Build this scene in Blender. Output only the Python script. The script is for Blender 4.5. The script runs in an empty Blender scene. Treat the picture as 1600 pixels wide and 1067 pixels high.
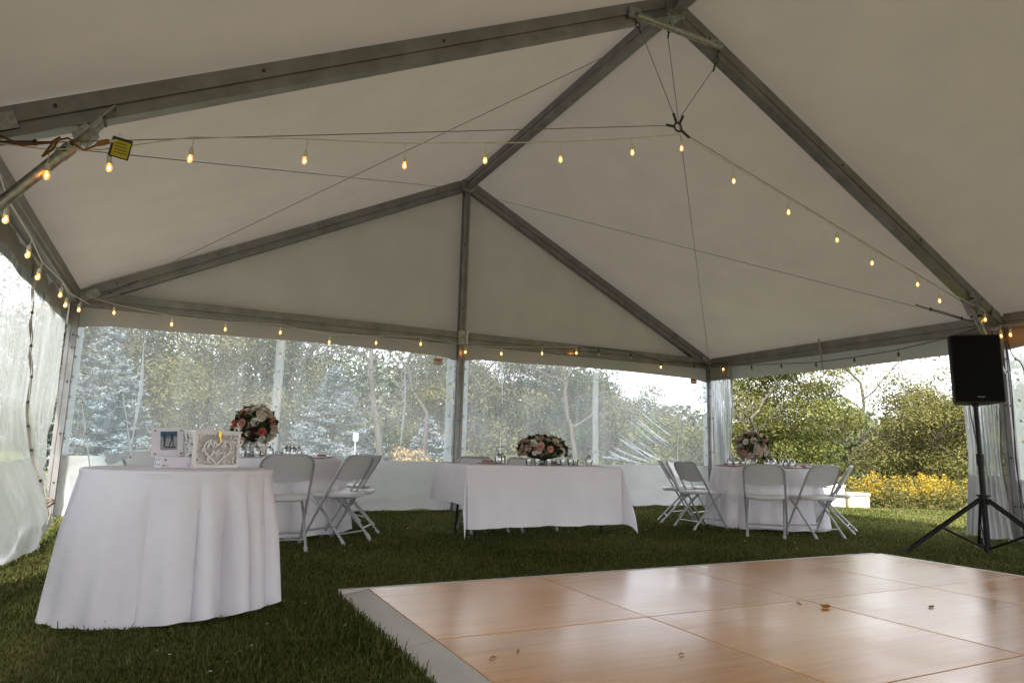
import bpy, math, random
import numpy as np
from mathutils import Vector, Matrix

# ------------------------------------------------------------------ camera, world, sun, exposure
scene = bpy.context.scene
COL = scene.collection
PI = math.pi

CAM = (-3.7754, -9.3030, 0.8893)
YAW, PITCH, ROLL = 0.46230, 0.16119, 0.02564
fw = Vector((math.sin(YAW)*math.cos(PITCH), math.cos(YAW)*math.cos(PITCH), math.sin(PITCH)))
rt = Vector((math.cos(YAW), -math.sin(YAW), 0)); up = rt.cross(fw)
r2 = rt*math.cos(ROLL) + up*math.sin(ROLL); u2 = -rt*math.sin(ROLL) + up*math.cos(ROLL)
cd = bpy.data.cameras.new('camera'); cd.sensor_width = 36.0; cd.lens = 23.5; cd.clip_end = 3000; cd.clip_start = 0.05
cam = bpy.data.objects.new('camera', cd); COL.objects.link(cam)
cam.matrix_world = Matrix(((r2.x, u2.x, -fw.x, CAM[0]), (r2.y, u2.y, -fw.y, CAM[1]), (r2.z, u2.z, -fw.z, CAM[2]), (0, 0, 0, 1)))
scene.camera = cam

SUN_EL, SUN_AZ = math.radians(52), math.radians(207)      # azimuth measured from +Y towards +X
w = bpy.data.worlds.new('World'); scene.world = w; w.use_nodes = True
nt = w.node_tree; nt.nodes.clear()
wo = nt.nodes.new('ShaderNodeOutputWorld'); bg = nt.nodes.new('ShaderNodeBackground'); bg.inputs[1].default_value = 0.1
sky = nt.nodes.new('ShaderNodeTexSky'); sky.sky_type = 'NISHITA'; sky.sun_disc = False
sky.sun_elevation = SUN_EL; sky.sun_rotation = SUN_AZ; sky.dust_density = 3.0
tc = nt.nodes.new('ShaderNodeTexCoord'); nz = nt.nodes.new('ShaderNodeTexNoise')
nz.inputs['Scale'].default_value = 3.0; nz.inputs['Detail'].default_value = 6
mp = nt.nodes.new('ShaderNodeMapping'); mp.inputs['Scale'].default_value = (1, 1, 2.5)
cr = nt.nodes.new('ShaderNodeValToRGB')
cr.color_ramp.elements[0].position = 0.3; cr.color_ramp.elements[0].color = (5.6, 5.8, 6.1, 1)
cr.color_ramp.elements[1].position = 0.7; cr.color_ramp.elements[1].color = (7.4, 7.4, 7.5, 1)
mx = nt.nodes.new('ShaderNodeMix'); mx.data_type = 'RGBA'; mx.inputs[0].default_value = 0.88
L = nt.links.new
L(tc.outputs['Generated'], mp.inputs[0]); L(mp.outputs[0], nz.inputs[0]); L(nz.outputs[0], cr.inputs[0])
L(sky.outputs[0], mx.inputs[6]); L(cr.outputs[0], mx.inputs[7]); L(mx.outputs[2], bg.inputs[0]); L(bg.outputs[0], wo.inputs[0])

sd = bpy.data.lights.new('sun', 'SUN'); sd.energy = 3.0; sd.angle = math.radians(6); sd.color = (1.0, 0.94, 0.85)
so = bpy.data.objects.new('sun', sd); COL.objects.link(so)
sdir = Vector((math.sin(SUN_AZ)*math.cos(SUN_EL), math.cos(SUN_AZ)*math.cos(SUN_EL), math.sin(SUN_EL)))
so.rotation_euler = sdir.to_track_quat('Z', 'Y').to_euler(); so.location = (0, 0, 30)

vs = scene.view_settings; vs.view_transform = 'Standard'; vs.look = 'None'; vs.exposure = 2.62; vs.gamma = 1.0
vs.use_curve_mapping = False
cy = scene.cycles
cy.use_denoising = True; cy.max_bounces = 8; cy.diffuse_bounces = 4; cy.glossy_bounces = 3
cy.transmission_bounces = 6; cy.transparent_max_bounces = 14; cy.caustics_reflective = False; cy.caustics_refractive = False
cy.sample_clamp_indirect = 6

# ------------------------------------------------------------------ materials
def nodes(name):
    m = bpy.data.materials.new(name); m.use_nodes = True
    t = m.node_tree; t.nodes.clear()
    o = t.nodes.new('ShaderNodeOutputMaterial')
    return m, t, o
def ramp(t, src, stops):
    c = t.nodes.new('ShaderNodeValToRGB'); e = c.color_ramp.elements
    while len(e) < len(stops): e.new(0.5)
    for i, (p, col) in enumerate(stops):
        e[i].position = p; e[i].color = (*col, 1) if len(col) == 3 else col
    t.links.new(src, c.inputs[0]); return c.outputs[0]
def noise(t, scale, stretch=(1, 1, 1), detail=4, coord='Object', rough=0.55):
    tc = t.nodes.new('ShaderNodeTexCoord'); mp = t.nodes.new('ShaderNodeMapping'); mp.inputs['Scale'].default_value = stretch
    n = t.nodes.new('ShaderNodeTexNoise'); n.inputs['Scale'].default_value = scale; n.inputs['Detail'].default_value = detail
    n.inputs['Roughness'].default_value = rough
    t.links.new(tc.outputs[coord], mp.inputs[0]); t.links.new(mp.outputs[0], n.inputs[0]); return n.outputs[0]
def bump(t, h, strength=0.2, dist=0.01):
    b = t.nodes.new('ShaderNodeBump'); b.inputs['Strength'].default_value = strength; b.inputs['Distance'].default_value = dist
    t.links.new(h, b.inputs['Height']); return b.outputs[0]
def sc(c, k): return tuple(min(1, x*k) for x in c)
def mat(name, col, rough=0.5, metal=0.0, var=0.15, nscale=8, stretch=(1, 1, 1), bmp=0.0, bscale=60, spec=None):
    m, t, o = nodes(name)
    p = t.nodes.new('ShaderNodeBsdfPrincipled'); p.inputs['Roughness'].default_value = rough; p.inputs['Metallic'].default_value = metal
    if spec is not None: p.inputs['Specular IOR Level'].default_value = spec
    n = noise(t, nscale, stretch)
    c = ramp(t, n, [(0.3, sc(col, 1-var)), (0.7, sc(col, 1+var))]); t.links.new(c, p.inputs['Base Color'])
    if bmp: t.links.new(bump(t, noise(t, bscale, stretch, 3), bmp, 0.003), p.inputs['Normal'])
    t.links.new(p.outputs[0], o.inputs[0]); return m
def fabric(name, col, trans, tcol=None, var=0.05, nscale=3, wrinkle=0.25, wscale=4, weave=0.15, stretch=(1, 1, 1)):
    m, t, o = nodes(name)
    d = t.nodes.new('ShaderNodeBsdfDiffuse'); tr = t.nodes.new('ShaderNodeBsdfTranslucent'); mxs = t.nodes.new('ShaderNodeMixShader')
    n = noise(t, nscale, stretch, 5); c = ramp(t, n, [(0.3, sc(col, 1-var)), (0.7, sc(col, 1+var))])
    t.links.new(c, d.inputs[0]); tr.inputs[0].default_value = (*(tcol or col), 1); mxs.inputs[0].default_value = trans
    b1 = bump(t, noise(t, wscale, stretch, 4), wrinkle, 0.03)
    b2 = t.nodes.new('ShaderNodeBump'); b2.inputs['Strength'].default_value = weave; b2.inputs['Distance'].default_value = 0.002
    t.links.new(noise(t, 350, (1, 1, 1), 2), b2.inputs['Height']); t.links.new(b1, b2.inputs['Normal'])
    for s in (d, tr): t.links.new(b2.outputs[0], s.inputs['Normal'])
    t.links.new(d.outputs[0], mxs.inputs[1]); t.links.new(tr.outputs[0], mxs.inputs[2]); t.links.new(mxs.outputs[0], o.inputs[0]); return m
def vinyl(name, lo, hi, streak=(7, 7, 0.35), tint=(0.72, 0.75, 0.79), gloss=0.06, nscale=1.0):
    """clear plastic sheet: see-through, with milky vertical streaks and a soft gloss"""
    m, t, o = nodes(name)
    tp = t.nodes.new('ShaderNodeBsdfTransparent'); tp.inputs[0].default_value = (*tint, 1)
    tl = t.nodes.new('ShaderNodeBsdfTranslucent'); tl.inputs[0].default_value = (0.66, 0.69, 0.72, 1)
    gl = t.nodes.new('ShaderNodeBsdfGlossy'); gl.inputs['Roughness'].default_value = 0.12
    n1 = noise(t, nscale, streak, 5, rough=0.6); c = ramp(t, n1, [(0.35, (lo,)*3), (0.62, ((lo+hi)/2,)*3), (0.8, (hi,)*3)])
    a = t.nodes.new('ShaderNodeMixShader'); t.links.new(c, a.inputs[0]); t.links.new(tp.outputs[0], a.inputs[1]); t.links.new(tl.outputs[0], a.inputs[2])
    b = bump(t, noise(t, 2.2*nscale, streak, 3), 0.5, 0.02); t.links.new(b, gl.inputs['Normal'])
    f = t.nodes.new('ShaderNodeFresnel'); f.inputs[0].default_value = 1.35; t.links.new(b, f.inputs['Normal'])
    mu = t.nodes.new('ShaderNodeMath'); mu.operation = 'MULTIPLY_ADD'; mu.inputs[1].default_value = 0.7; mu.inputs[2].default_value = gloss*0.2
    t.links.new(f.outputs[0], mu.inputs[0])
    g = t.nodes.new('ShaderNodeMixShader'); t.links.new(mu.outputs[0], g.inputs[0]); t.links.new(a.outputs[0], g.inputs[1]); t.links.new(gl.outputs[0], g.inputs[2])
    t.links.new(g.outputs[0], o.inputs[0]); return m
def glassy(name, tint=(0.95, 0.97, 0.98), base=0.04, rough=0.03, ior=1.5, gain=0.9):
    m, t, o = nodes(name)
    tp = t.nodes.new('ShaderNodeBsdfTransparent'); tp.inputs[0].default_value = (*tint, 1)
    gl = t.nodes.new('ShaderNodeBsdfGlossy'); gl.inputs['Roughness'].default_value = rough
    f = t.nodes.new('ShaderNodeFresnel'); f.inputs[0].default_value = ior
    n = noise(t, 12); r = ramp(t, n, [(0.3, (0.9, 0.9, 0.9)), (0.7, (1, 1, 1))]); t.links.new(r, gl.inputs[0])
    mu = t.nodes.new('ShaderNodeMath'); mu.operation = 'MULTIPLY_ADD'; mu.inputs[1].default_value = gain; mu.inputs[2].default_value = base
    t.links.new(f.outputs[0], mu.inputs[0])
    g = t.nodes.new('ShaderNodeMixShader'); t.links.new(mu.outputs[0], g.inputs[0]); t.links.new(tp.outputs[0], g.inputs[1]); t.links.new(gl.outputs[0], g.inputs[2])
    t.links.new(g.outputs[0], o.inputs[0]); return m
def leafy(name, cols, trans=0.35, patch=0.35):
    """leaf material: every leaf its own tone, clumps drifting between tones"""
    m, t, o = nodes(name)
    g = t.nodes.new('ShaderNodeNewGeometry'); n = noise(t, 0.55, (1, 1, 1), 3)
    mm = t.nodes.new('ShaderNodeMix'); mm.data_type = 'FLOAT'; mm.inputs[0].default_value = patch
    t.links.new(g.outputs['Random Per Island'], mm.inputs[2]); t.links.new(n, mm.inputs[3])
    k = len(cols); c = ramp(t, mm.outputs[0], [(0.1+0.8*i/(k-1), cols[i]) for i in range(k)])
    d = t.nodes.new('ShaderNodeBsdfDiffuse'); tr = t.nodes.new('ShaderNodeBsdfTranslucent'); mxs = t.nodes.new('ShaderNodeMixShader')
    mxs.inputs[0].default_value = trans
    t.links.new(c, d.inputs[0]); t.links.new(c, tr.inputs[0]); t.links.new(d.outputs[0], mxs.inputs[1]); t.links.new(tr.outputs[0], mxs.inputs[2])
    t.links.new(mxs.outputs[0], o.inputs[0]); return m
def emit(name, col, strength):
    m, t, o = nodes(name); e = t.nodes.new('ShaderNodeEmission'); e.inputs[1].default_value = strength
    n = noise(t, 40); c = ramp(t, n, [(0.3, sc(col, 0.9)), (0.7, col)]); t.links.new(c, e.inputs[0]); t.links.new(e.outputs[0], o.inputs[0]); return m

M = {}
M['roof'] = fabric('roof_vinyl', (0.44, 0.405, 0.375), 0.028, (0.64, 0.57, 0.51), 0.07, 1.6, 0.22, 2.6, 0.6)
M['gable'] = fabric('gable_vinyl', (0.50, 0.47, 0.465), 0.040, (0.66, 0.61, 0.60), 0.07, 1.6, 0.22, 2.6, 0.6)
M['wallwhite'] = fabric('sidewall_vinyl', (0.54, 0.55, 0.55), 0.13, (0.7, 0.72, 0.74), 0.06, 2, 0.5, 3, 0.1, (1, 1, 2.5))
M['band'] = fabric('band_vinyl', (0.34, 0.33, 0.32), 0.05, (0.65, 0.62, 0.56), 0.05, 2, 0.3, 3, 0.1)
M['cloth'] = fabric('tablecloth_polyester', (0.82, 0.79, 0.85), 0.12, (0.78, 0.75, 0.82), 0.03, 4, 0.35, 6, 0.8)
M['vinyl'] = vinyl('clear_vinyl', 0.15, 0.28)
M['vinyl_frost'] = vinyl('streaked_vinyl', 0.32, 0.52, (16, 16, 0.7), tint=(0.60, 0.63, 0.66), gloss=0.02)
M['vinyl_gather'] = vinyl('gathered_vinyl', 0.25, 0.75, (22, 22, 0.4), gloss=0.2)
M['crease_glare'] = vinyl('crease_glare_vinyl', 0.45, 0.8, (9, 9, 9), gloss=0.3)  # milky white paints the sky glare along the vinyl's fold lines
M['alu'] = mat('aluminium', (0.25, 0.24, 0.245), 0.42, 0.7, 0.18, 5, (1, 1, 1), 0.08, 90)
M['galv'] = mat('galvanised_steel', (0.36, 0.36, 0.36), 0.45, 0.8, 0.3, 30, bmp=0.1)
M['bolt'] = mat('dark_bolt', (0.05, 0.05, 0.05), 0.5, 0.5)
M['wire'] = mat('steel_wire', (0.22, 0.20, 0.17), 0.5, 0.6)
M['blackcord'] = mat('black_rubber', (0.018, 0.018, 0.018), 0.55)
M['whitecord'] = mat('white_cord', (0.62, 0.60, 0.55), 0.6)
M['bulb'] = glassy('amber_bulb_glass', (1.0, 0.70, 0.32), 0.05, 0.05)
_t = M['bulb'].node_tree; _o = [n for n in _t.nodes if n.type == 'OUTPUT_MATERIAL'][0]; _src = _o.inputs[0].links[0].from_socket
_e = _t.nodes.new('ShaderNodeEmission'); _e.inputs[0].default_value = (1.0, 0.36, 0.06, 1); _e.inputs[1].default_value = 0.14     # lit bulb: the glass itself glows amber
_a = _t.nodes.new('ShaderNodeAddShader'); _t.links.new(_src, _a.inputs[0]); _t.links.new(_e.outputs[0], _a.inputs[1]); _t.links.new(_a.outputs[0], _o.inputs[0])
M['bulboff'] = glassy('clear_bulb_glass', (0.75, 0.72, 0.68), 0.06, 0.05)
M['filament'] = emit('glowing_filament', (1.0, 0.46, 0.11), 9)
M['chairwhite'] = mat('white_plastic', (0.56, 0.55, 0.56), 0.4, 0, 0.05, 6, bmp=0.05, bscale=200)
M['chairtube'] = mat('grey_painted_tube', (0.38, 0.39, 0.41), 0.38, 0.3, 0.1, 10)
M['tabletop'] = mat('table_plastic', (0.6, 0.6, 0.58), 0.5)
M['darkmetal'] = mat('black_steel', (0.008, 0.008, 0.009), 0.5, 0.0, 0.3, 20, spec=0.25)
M['spk'] = mat('speaker_plastic', (0.009, 0.009, 0.010), 0.6, 0, 0.2, 30, bmp=0.15, bscale=300, spec=0.2)
M['grille'] = mat('speaker_grille', (0.005, 0.005, 0.005), 0.8, 0.0, 0.4, 250, bmp=0.6, bscale=260, spec=0.12)
M['mute'] = mat('grey_badge', (0.10, 0.10, 0.10), 0.4, 0.6)
M['boxwhite'] = mat('white_painted_wood', (0.74, 0.71, 0.70), 0.55, 0, 0.05, 20)
M['boxinner'] = mat('box_lining_card', (0.55, 0.50, 0.46), 0.7, 0, 0.1)  # beige card lining, darker than the white panels
M['gold'] = mat('brass', (0.60, 0.40, 0.09), 0.3, 0.9)
M['frame'] = mat('lilac_white_frame', (0.66, 0.62, 0.69), 0.55, 0, 0.06, 12, (1, 1, 12))
M['sea'] = mat('print_sea_blue', (0.02, 0.075, 0.14), 0.35, 0, 0.2, 40, (1, 1, 8))
M['sand'] = mat('print_pale_sand', (0.26, 0.28, 0.32), 0.35, 0, 0.2, 60, (1, 1, 4))
M['ink'] = mat('print_ink', (0.02, 0.025, 0.03), 0.4)
M['acrylic'] = glassy('clear_acrylic', (0.96, 0.98, 0.99), 0.0, 0.02, 1.45, 0.35)
M['acryledge'] = mat('acrylic_edge', (0.8, 0.82, 0.82), 0.25, 0, 0.05)
M['brown'] = mat('brown_screw', (0.16, 0.06, 0.03), 0.4, 0.4)
M['glass'] = glassy('wine_glass', (0.88, 0.90, 0.91), 0.20, 0.06)
M['plate'] = mat('glazed_plate', (0.70, 0.66, 0.64), 0.2, 0, 0.05)
M['napkin'] = mat('dusky_rose_napkin', (0.34, 0.15, 0.14), 0.8, 0, 0.15, 30)
M['copper'] = mat('rose_gold_rim', (0.45, 0.25, 0.18), 0.35, 0.6)
M['candle'] = mat('wax', (0.8, 0.76, 0.68), 0.5)
for k, c in dict(rose_cream=(0.72, 0.60, 0.48), rose_white=(0.76, 0.70, 0.64), rose_pink=(0.66, 0.33, 0.28), rose_coral=(0.56, 0.16, 0.12),
                 rose_wine=(0.045, 0.008, 0.012), rose_blush=(0.70, 0.48, 0.42)).items():
    M[k] = mat(k + '_petal', c, 0.7, 0, 0.18, 25)
M['flower_leaf'] = leafy('bouquet_leaf', [(0.015, 0.022, 0.012), (0.035, 0.05, 0.02), (0.06, 0.075, 0.04)], 0.15)
M['sprig'] = leafy('pale_sprig', [(0.30, 0.27, 0.17), (0.45, 0.40, 0.28), (0.20, 0.20, 0.11)], 0.2)
M['yellowtag'] = mat('yellow_tag', (0.55, 0.44, 0.02), 0.5, 0, 0.08)
M['orangecord'] = mat('brown_orange_cord', (0.16, 0.055, 0.012), 0.5)
M['plug'] = mat('orange_plug', (0.25, 0.11, 0.02), 0.45)
M['tagwhite'] = mat('white_label', (0.75, 0.75, 0.74), 0.5)
M['tagred'] = mat('orange_red_print', (0.5, 0.12, 0.03), 0.5)
M['bark'] = mat('bark', (0.06, 0.052, 0.045), 0.9, 0, 0.35, 6, (1, 1, 0.3), 0.4, 30)
M['bark_pale'] = mat('pale_bark', (0.055, 0.043, 0.038), 0.9, 0, 0.3, 5, (1, 1, 0.3), 0.3, 30)
M['hive'] = mat('hive_paint', (0.75, 0.73, 0.66), 0.6, 0, 0.06)
M['hivewood'] = mat('hive_bare_wood', (0.52, 0.40, 0.24), 0.7, 0, 0.15, 6, (1, 1, 8))
M['leaf_green'] = leafy('leaf_green', [(0.030, 0.040, 0.013), (0.075, 0.088, 0.026), (0.135, 0.142, 0.044), (0.20, 0.19, 0.065)], 0.30, 0.5)
M['leaf_olive'] = leafy('leaf_olive', [(0.036, 0.040, 0.016), (0.082, 0.084, 0.030), (0.140, 0.130, 0.048), (0.20, 0.175, 0.07)], 0.30, 0.5)
M['leaf_dark'] = leafy('leaf_dark', [(0.022, 0.030, 0.017), (0.05, 0.062, 0.030), (0.085, 0.096, 0.046)], 0.3, 0.6)
M['leaf_grey'] = leafy('leaf_grey', [(0.045, 0.055, 0.036), (0.09, 0.10, 0.062), (0.14, 0.148, 0.09)], 0.28, 0.5)
M['leaf_autumn'] = leafy('leaf_autumn', [(0.055, 0.060, 0.025), (0.105, 0.105, 0.042), (0.16, 0.142, 0.058), (0.20, 0.150, 0.075)], 0.30, 0.65)
M['spruce'] = leafy('spruce_needles', [(0.06, 0.078, 0.084), (0.17, 0.20, 0.215), (0.33, 0.37, 0.39)], 0.12, 0.35)
M['golden'] = leafy('goldenrod_plume', [(0.19, 0.14, 0.02), (0.29, 0.205, 0.03), (0.38, 0.28, 0.05)], 0.3)
M['straw'] = leafy('dry_straw', [(0.16, 0.11, 0.05), (0.28, 0.20, 0.10), (0.38, 0.30, 0.17)], 0.2)
M['petal'] = leafy('white_petal', [(0.5, 0.48, 0.42), (0.65, 0.62, 0.56), (0.7, 0.68, 0.62)], 0.2)
M['dryleaf'] = leafy('dry_leaf', [(0.30, 0.13, 0.02), (0.42, 0.2, 0.03), (0.5, 0.27, 0.05)], 0.3)
M['twig'] = mat('dry_twig', (0.22, 0.11, 0.05), 0.8)
M['grass'] = leafy('grass_blade', [(0.014, 0.020, 0.006), (0.055, 0.067, 0.019), (0.15, 0.155, 0.052), (0.26, 0.22, 0.11)], 0.45, 0.6)

def ground_mat():
    m, t, o = nodes('lawn')
    p = t.nodes.new('ShaderNodeBsdfPrincipled'); p.inputs['Roughness'].default_value = 0.9; p.inputs['Specular IOR Level'].default_value = 0.1
    n1 = noise(t, 0.6, detail=6); n2 = noise(t, 45, detail=5)
    a = ramp(t, n2, [(0.3, (0.022, 0.026, 0.010)), (0.5, (0.11, 0.12, 0.045)), (0.75, (0.22, 0.215, 0.095))])
    b = ramp(t, n1, [(0.35, (0.8, 0.9, 0.75)), (0.65, (1.15, 1.05, 0.95))])
    x = t.nodes.new('ShaderNodeMix'); x.data_type = 'RGBA'; x.blend_type = 'MULTIPLY'; x.inputs[0].default_value = 1
    t.links.new(a, x.inputs[6]); t.links.new(b, x.inputs[7]); t.links.new(x.outputs[2], p.inputs['Base Color'])
    t.links.new(bump(t, n2, 0.8, 0.03), p.inputs['Normal']); t.links.new(p.outputs[0], o.inputs[0]); return m
M['ground'] = ground_mat()
def wood_mat():
    m, t, o = nodes('maple_laminate')
    p = t.nodes.new('ShaderNodeBsdfPrincipled')
    n1 = noise(t, 2.6, (0.5, 9, 1), 8, rough=0.70); n2 = noise(t, 1.1, (1, 1, 1), 3)
    oi = t.nodes.new('ShaderNodeObjectInfo')
    a = ramp(t, n1, [(0.25, (0.45, 0.205, 0.058)), (0.5, (0.60, 0.295, 0.090)), (0.75, (0.71, 0.385, 0.135))])
    b = ramp(t, oi.outputs['Random'], [(0, (0.9, 0.9, 0.9)), (1, (1.08, 1.06, 1.04))])
    x = t.nodes.new('ShaderNodeMix'); x.data_type = 'RGBA'; x.blend_type = 'MULTIPLY'; x.inputs[0].default_value = 1
    t.links.new(a, x.inputs[6]); t.links.new(b, x.inputs[7]); t.links.new(x.outputs[2], p.inputs['Base Color'])
    r = ramp(t, n2, [(0.3, (0.17,)*3), (0.7, (0.27,)*3)]); t.links.new(r, p.inputs['Roughness'])
    t.links.new(bump(t, n1, 0.04, 0.002), p.inputs['Normal'])
    p.inputs['Specular IOR Level'].default_value = 0.72
    t.links.new(p.outputs[0], o.inputs[0]); return m
M['wood'] = wood_mat()
M['ramp'] = mat('grey_aluminium_edge', (0.46, 0.43, 0.40), 0.5, 0.25, 0.12, 6, (1, 0.2, 1), 0.05, 120)

# ------------------------------------------------------------------ mesh helpers
class MB:
    def __init__(self): self.v = []; self.f = []
    def add(self, vs, fs):
        b = len(self.v); self.v += [tuple(x) for x in vs]; self.f += [tuple(i+b for i in q) for q in fs]; return self
    def box(self, c, s, rot=None, taper=1.0):
        hx, hy, hz = s[0]/2, s[1]/2, s[2]/2
        P = [Vector((x*(taper if z > 0 else 1), y*(taper if z > 0 else 1), z)) for z in (-hz, hz) for y in (-hy, hy) for x in (-hx, hx)]
        if rot is not None: P = [rot @ p for p in P]
        P = [p+Vector(c) for p in P]
        return self.add(P, [(0, 2, 3, 1), (4, 5, 7, 6), (0, 1, 5, 4), (2, 6, 7, 3), (0, 4, 6, 2), (1, 3, 7, 5)])
    def prism(self, A, B, prof, upv=(0, 0, 1)):
        A = Vector(A); B = Vector(B); d = (B-A).normalized(); s = d.cross(Vector(upv)).normalized(); u = s.cross(d)
        n = len(prof); P = [A+s*a+u*b for a, b in prof] + [B+s*a+u*b for a, b in prof]
        return self.add(P, [(i, (i+1) % n, n+(i+1) % n, n+i) for i in range(n)] + [tuple(range(n))[::-1], tuple(range(n, 2*n))])
    def tube(self, pts, r, n=8, caps=True):
        pts = [Vector(p) for p in pts]; m = len(pts); R = r if isinstance(r, (list, tuple)) else [r]*m
        ref = None; P = []
        for i, p in enumerate(pts):
            d = (pts[min(i+1, m-1)]-pts[max(i-1, 0)]).normalized()
            if ref is None:
                ref = Vector((0, 0, 1)) if abs(d.z) < 0.9 else Vector((1, 0, 0))
            s = d.cross(ref)
            if s.length < 1e-5: s = d.orthogonal()
            s.normalize(); u = s.cross(d); ref = u
            P += [p+(s*math.cos(2*PI*k/n)+u*math.sin(2*PI*k/n))*R[i] for k in range(n)]
        F = [(i*n+k, i*n+(k+1) % n, (i+1)*n+(k+1) % n, (i+1)*n+k) for i in range(m-1) for k in range(n)]
        if caps: F += [tuple(range(n))[::-1], tuple(range((m-1)*n, m*n))]
        return self.add(P, F)
    def lathe(self, prof, n=20, c=(0, 0, 0)):
        P = [(c[0]+r*math.cos(2*PI*k/n), c[1]+r*math.sin(2*PI*k/n), c[2]+z) for r, z in prof for k in range(n)]
        F = [(i*n+k, i*n+(k+1) % n, (i+1)*n+(k+1) % n, (i+1)*n+k) for i in range(len(prof)-1) for k in range(n)]
        if prof[0][0] > 1e-4: F.append(tuple(range(n))[::-1])
        if prof[-1][0] > 1e-4: F.append(tuple(range((len(prof)-1)*n, len(prof)*n)))
        return self.add(P, F)
    def grid(self, fn, nu, nv, wrap=False):
        P = [fn(i/nu, j/nv) for j in range(nv+1) for i in range(nu if wrap else nu+1)]
        w_ = nu if wrap else nu+1
        F = [(j*w_+i, j*w_+(i+1) % w_, (j+1)*w_+(i+1) % w_, (j+1)*w_+i) for j in range(nv) for i in range(nu)]
        return self.add(P, F)
    def mesh(self, name, m, smooth=True, off=(0, 0, 0)):
        me = bpy.data.meshes.new(name)
        o = Vector(off); me.from_pydata([tuple(Vector(p)-o) for p in self.v], [], self.f)
        me.materials.append(M[m] if isinstance(m, str) else m)
        if smooth:
            me.polygons.foreach_set('use_smooth', [True]*len(me.polygons))
            try: me.set_sharp_from_angle(angle=math.radians(38))
            except Exception: pass
        me.update(); return me
    def build(self, name, m, parent=None, smooth=True):
        """coordinates are world coordinates; stored relative to the parent's base"""
        off = world_base(parent)
        return link(name, self.mesh(name, m, smooth, off), parent)
def world_base(p):
    v = Vector((0, 0, 0))
    while p is not None: v += Vector(p.location); p = p.parent
    return v
def link(name, me, parent=None, loc=(0, 0, 0), rot=(0, 0, 0), scale=(1, 1, 1)):
    o = bpy.data.objects.new(name, me); COL.objects.link(o); o.parent = parent
    o.location = loc; o.rotation_euler = rot; o.scale = scale; return o
def tag(o, label, cat, group=None, kind=None):
    o['label'] = label; o['category'] = cat
    if group: o['group'] = group
    if kind: o['kind'] = kind
    return o
def thing(name, loc, label, cat, group=None, rz=0):
    o = bpy.data.objects.new(name, None); COL.objects.link(o); o.empty_display_size = 0.1
    o.location = loc; o.rotation_euler = (0, 0, rz); return tag(o, label, cat, group)
def np_mesh(name, V, F, m, smooth=False):
    """V (n,3), F (k,c) arrays"""
    me = bpy.data.meshes.new(name); k, c = F.shape
    me.vertices.add(len(V)); me.vertices.foreach_set('co', np.asarray(V, np.float32).ravel())
    me.loops.add(k*c); me.loops.foreach_set('vertex_index', np.asarray(F, np.int32).ravel())
    me.polygons.add(k); me.polygons.foreach_set('loop_start', np.arange(0, k*c, c, dtype=np.int32))
    me.polygons.foreach_set('loop_total', np.full(k, c, np.int32))
    me.materials.append(M[m]); me.update(calc_edges=True); return me
def smoothstep(a, b, x):
    t = min(1, max(0, (x-a)/(b-a))); return t*t*(3-2*t)
def lerp(a, b, t): return a+(b-a)*t
def interp(x, xs, ys): return float(np.interp(x, xs, ys))

# ------------------------------------------------------------------ ground
def gh(x, y):
    s = (x-7.4)*0.594 + (y+1.0)*0.804
    k = smoothstep(0.5, 6.0, x)
    s = max(0.0, s); s = s*s/(s+0.6)
    return -0.13*min(s, 8.0)*k
xs = sorted(set([-600, -300, -150, -80, -50, -30, -20, -14, -10] + [round(-7+i*0.5, 2) for i in range(66)] + [28, 32, 40, 55, 80, 150, 300, 600]))
ys = sorted(set([-300, -150, -60, -35, -25, -18] + [round(-14+i*0.5, 2) for i in range(72)] + [24, 28, 34, 42, 55, 80, 150, 300, 600]))
mb = MB(); nx = len(xs)
mb.v = [(x, y, gh(x, y)) for y in ys for x in xs]
mb.f = [(j*nx+i, j*nx+i+1, (j+1)*nx+i+1, (j+1)*nx+i) for j in range(len(ys)-1) for i in range(nx-1)]
g = mb.build('ground', 'ground'); g['kind'] = 'structure'; g['label'] = 'mown green lawn under and around the tent'

# ------------------------------------------------------------------ frame tent
HW, EV, RD, BAY = 4.95, 2.547, 4.992, 4.875
NB = 3
tent = thing('frame_tent', (0, 0, 0), 'large white frame tent on aluminium posts with peaked translucent roof', 'tent')
SL = (RD-EV)/HW
BEAM = [(-.04, .09), (.04, .09), (.04, -.005), (.028, -.012), (.028, -.045), (.048, -.052), (.048, -.09), (-.048, -.09), (-.048, -.052), (-.028, -.045), (-.028, -.012), (-.04, -.005)]
POST = [(-.05, .05), (-.012, .05), (-.012, .04), (.012, .04), (.012, .05), (.05, .05), (.05, .012), (.04, .012), (.04, -.012), (.05, -.012), (.05, -.05), (.012, -.05), (.012, -.04), (-.012, -.04), (-.012, -.05), (-.05, -.05), (-.05, -.012), (-.04, -.012), (-.04, .012), (-.05, .012)]
def beam(name, A, B, prof=BEAM, m='alu', parent=tent, upv=(0, 0, 1)):
    return MB().prism(A, B, prof, upv).build(name, m, parent, smooth=False)
def bolt(p, n, parent=tent, r=0.011):
    n = Vector(n).normalized(); p = Vector(p)
    return MB().tube([p-n*0.004, p+n*0.008], r, 8).build('bolt', 'bolt', parent)
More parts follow.
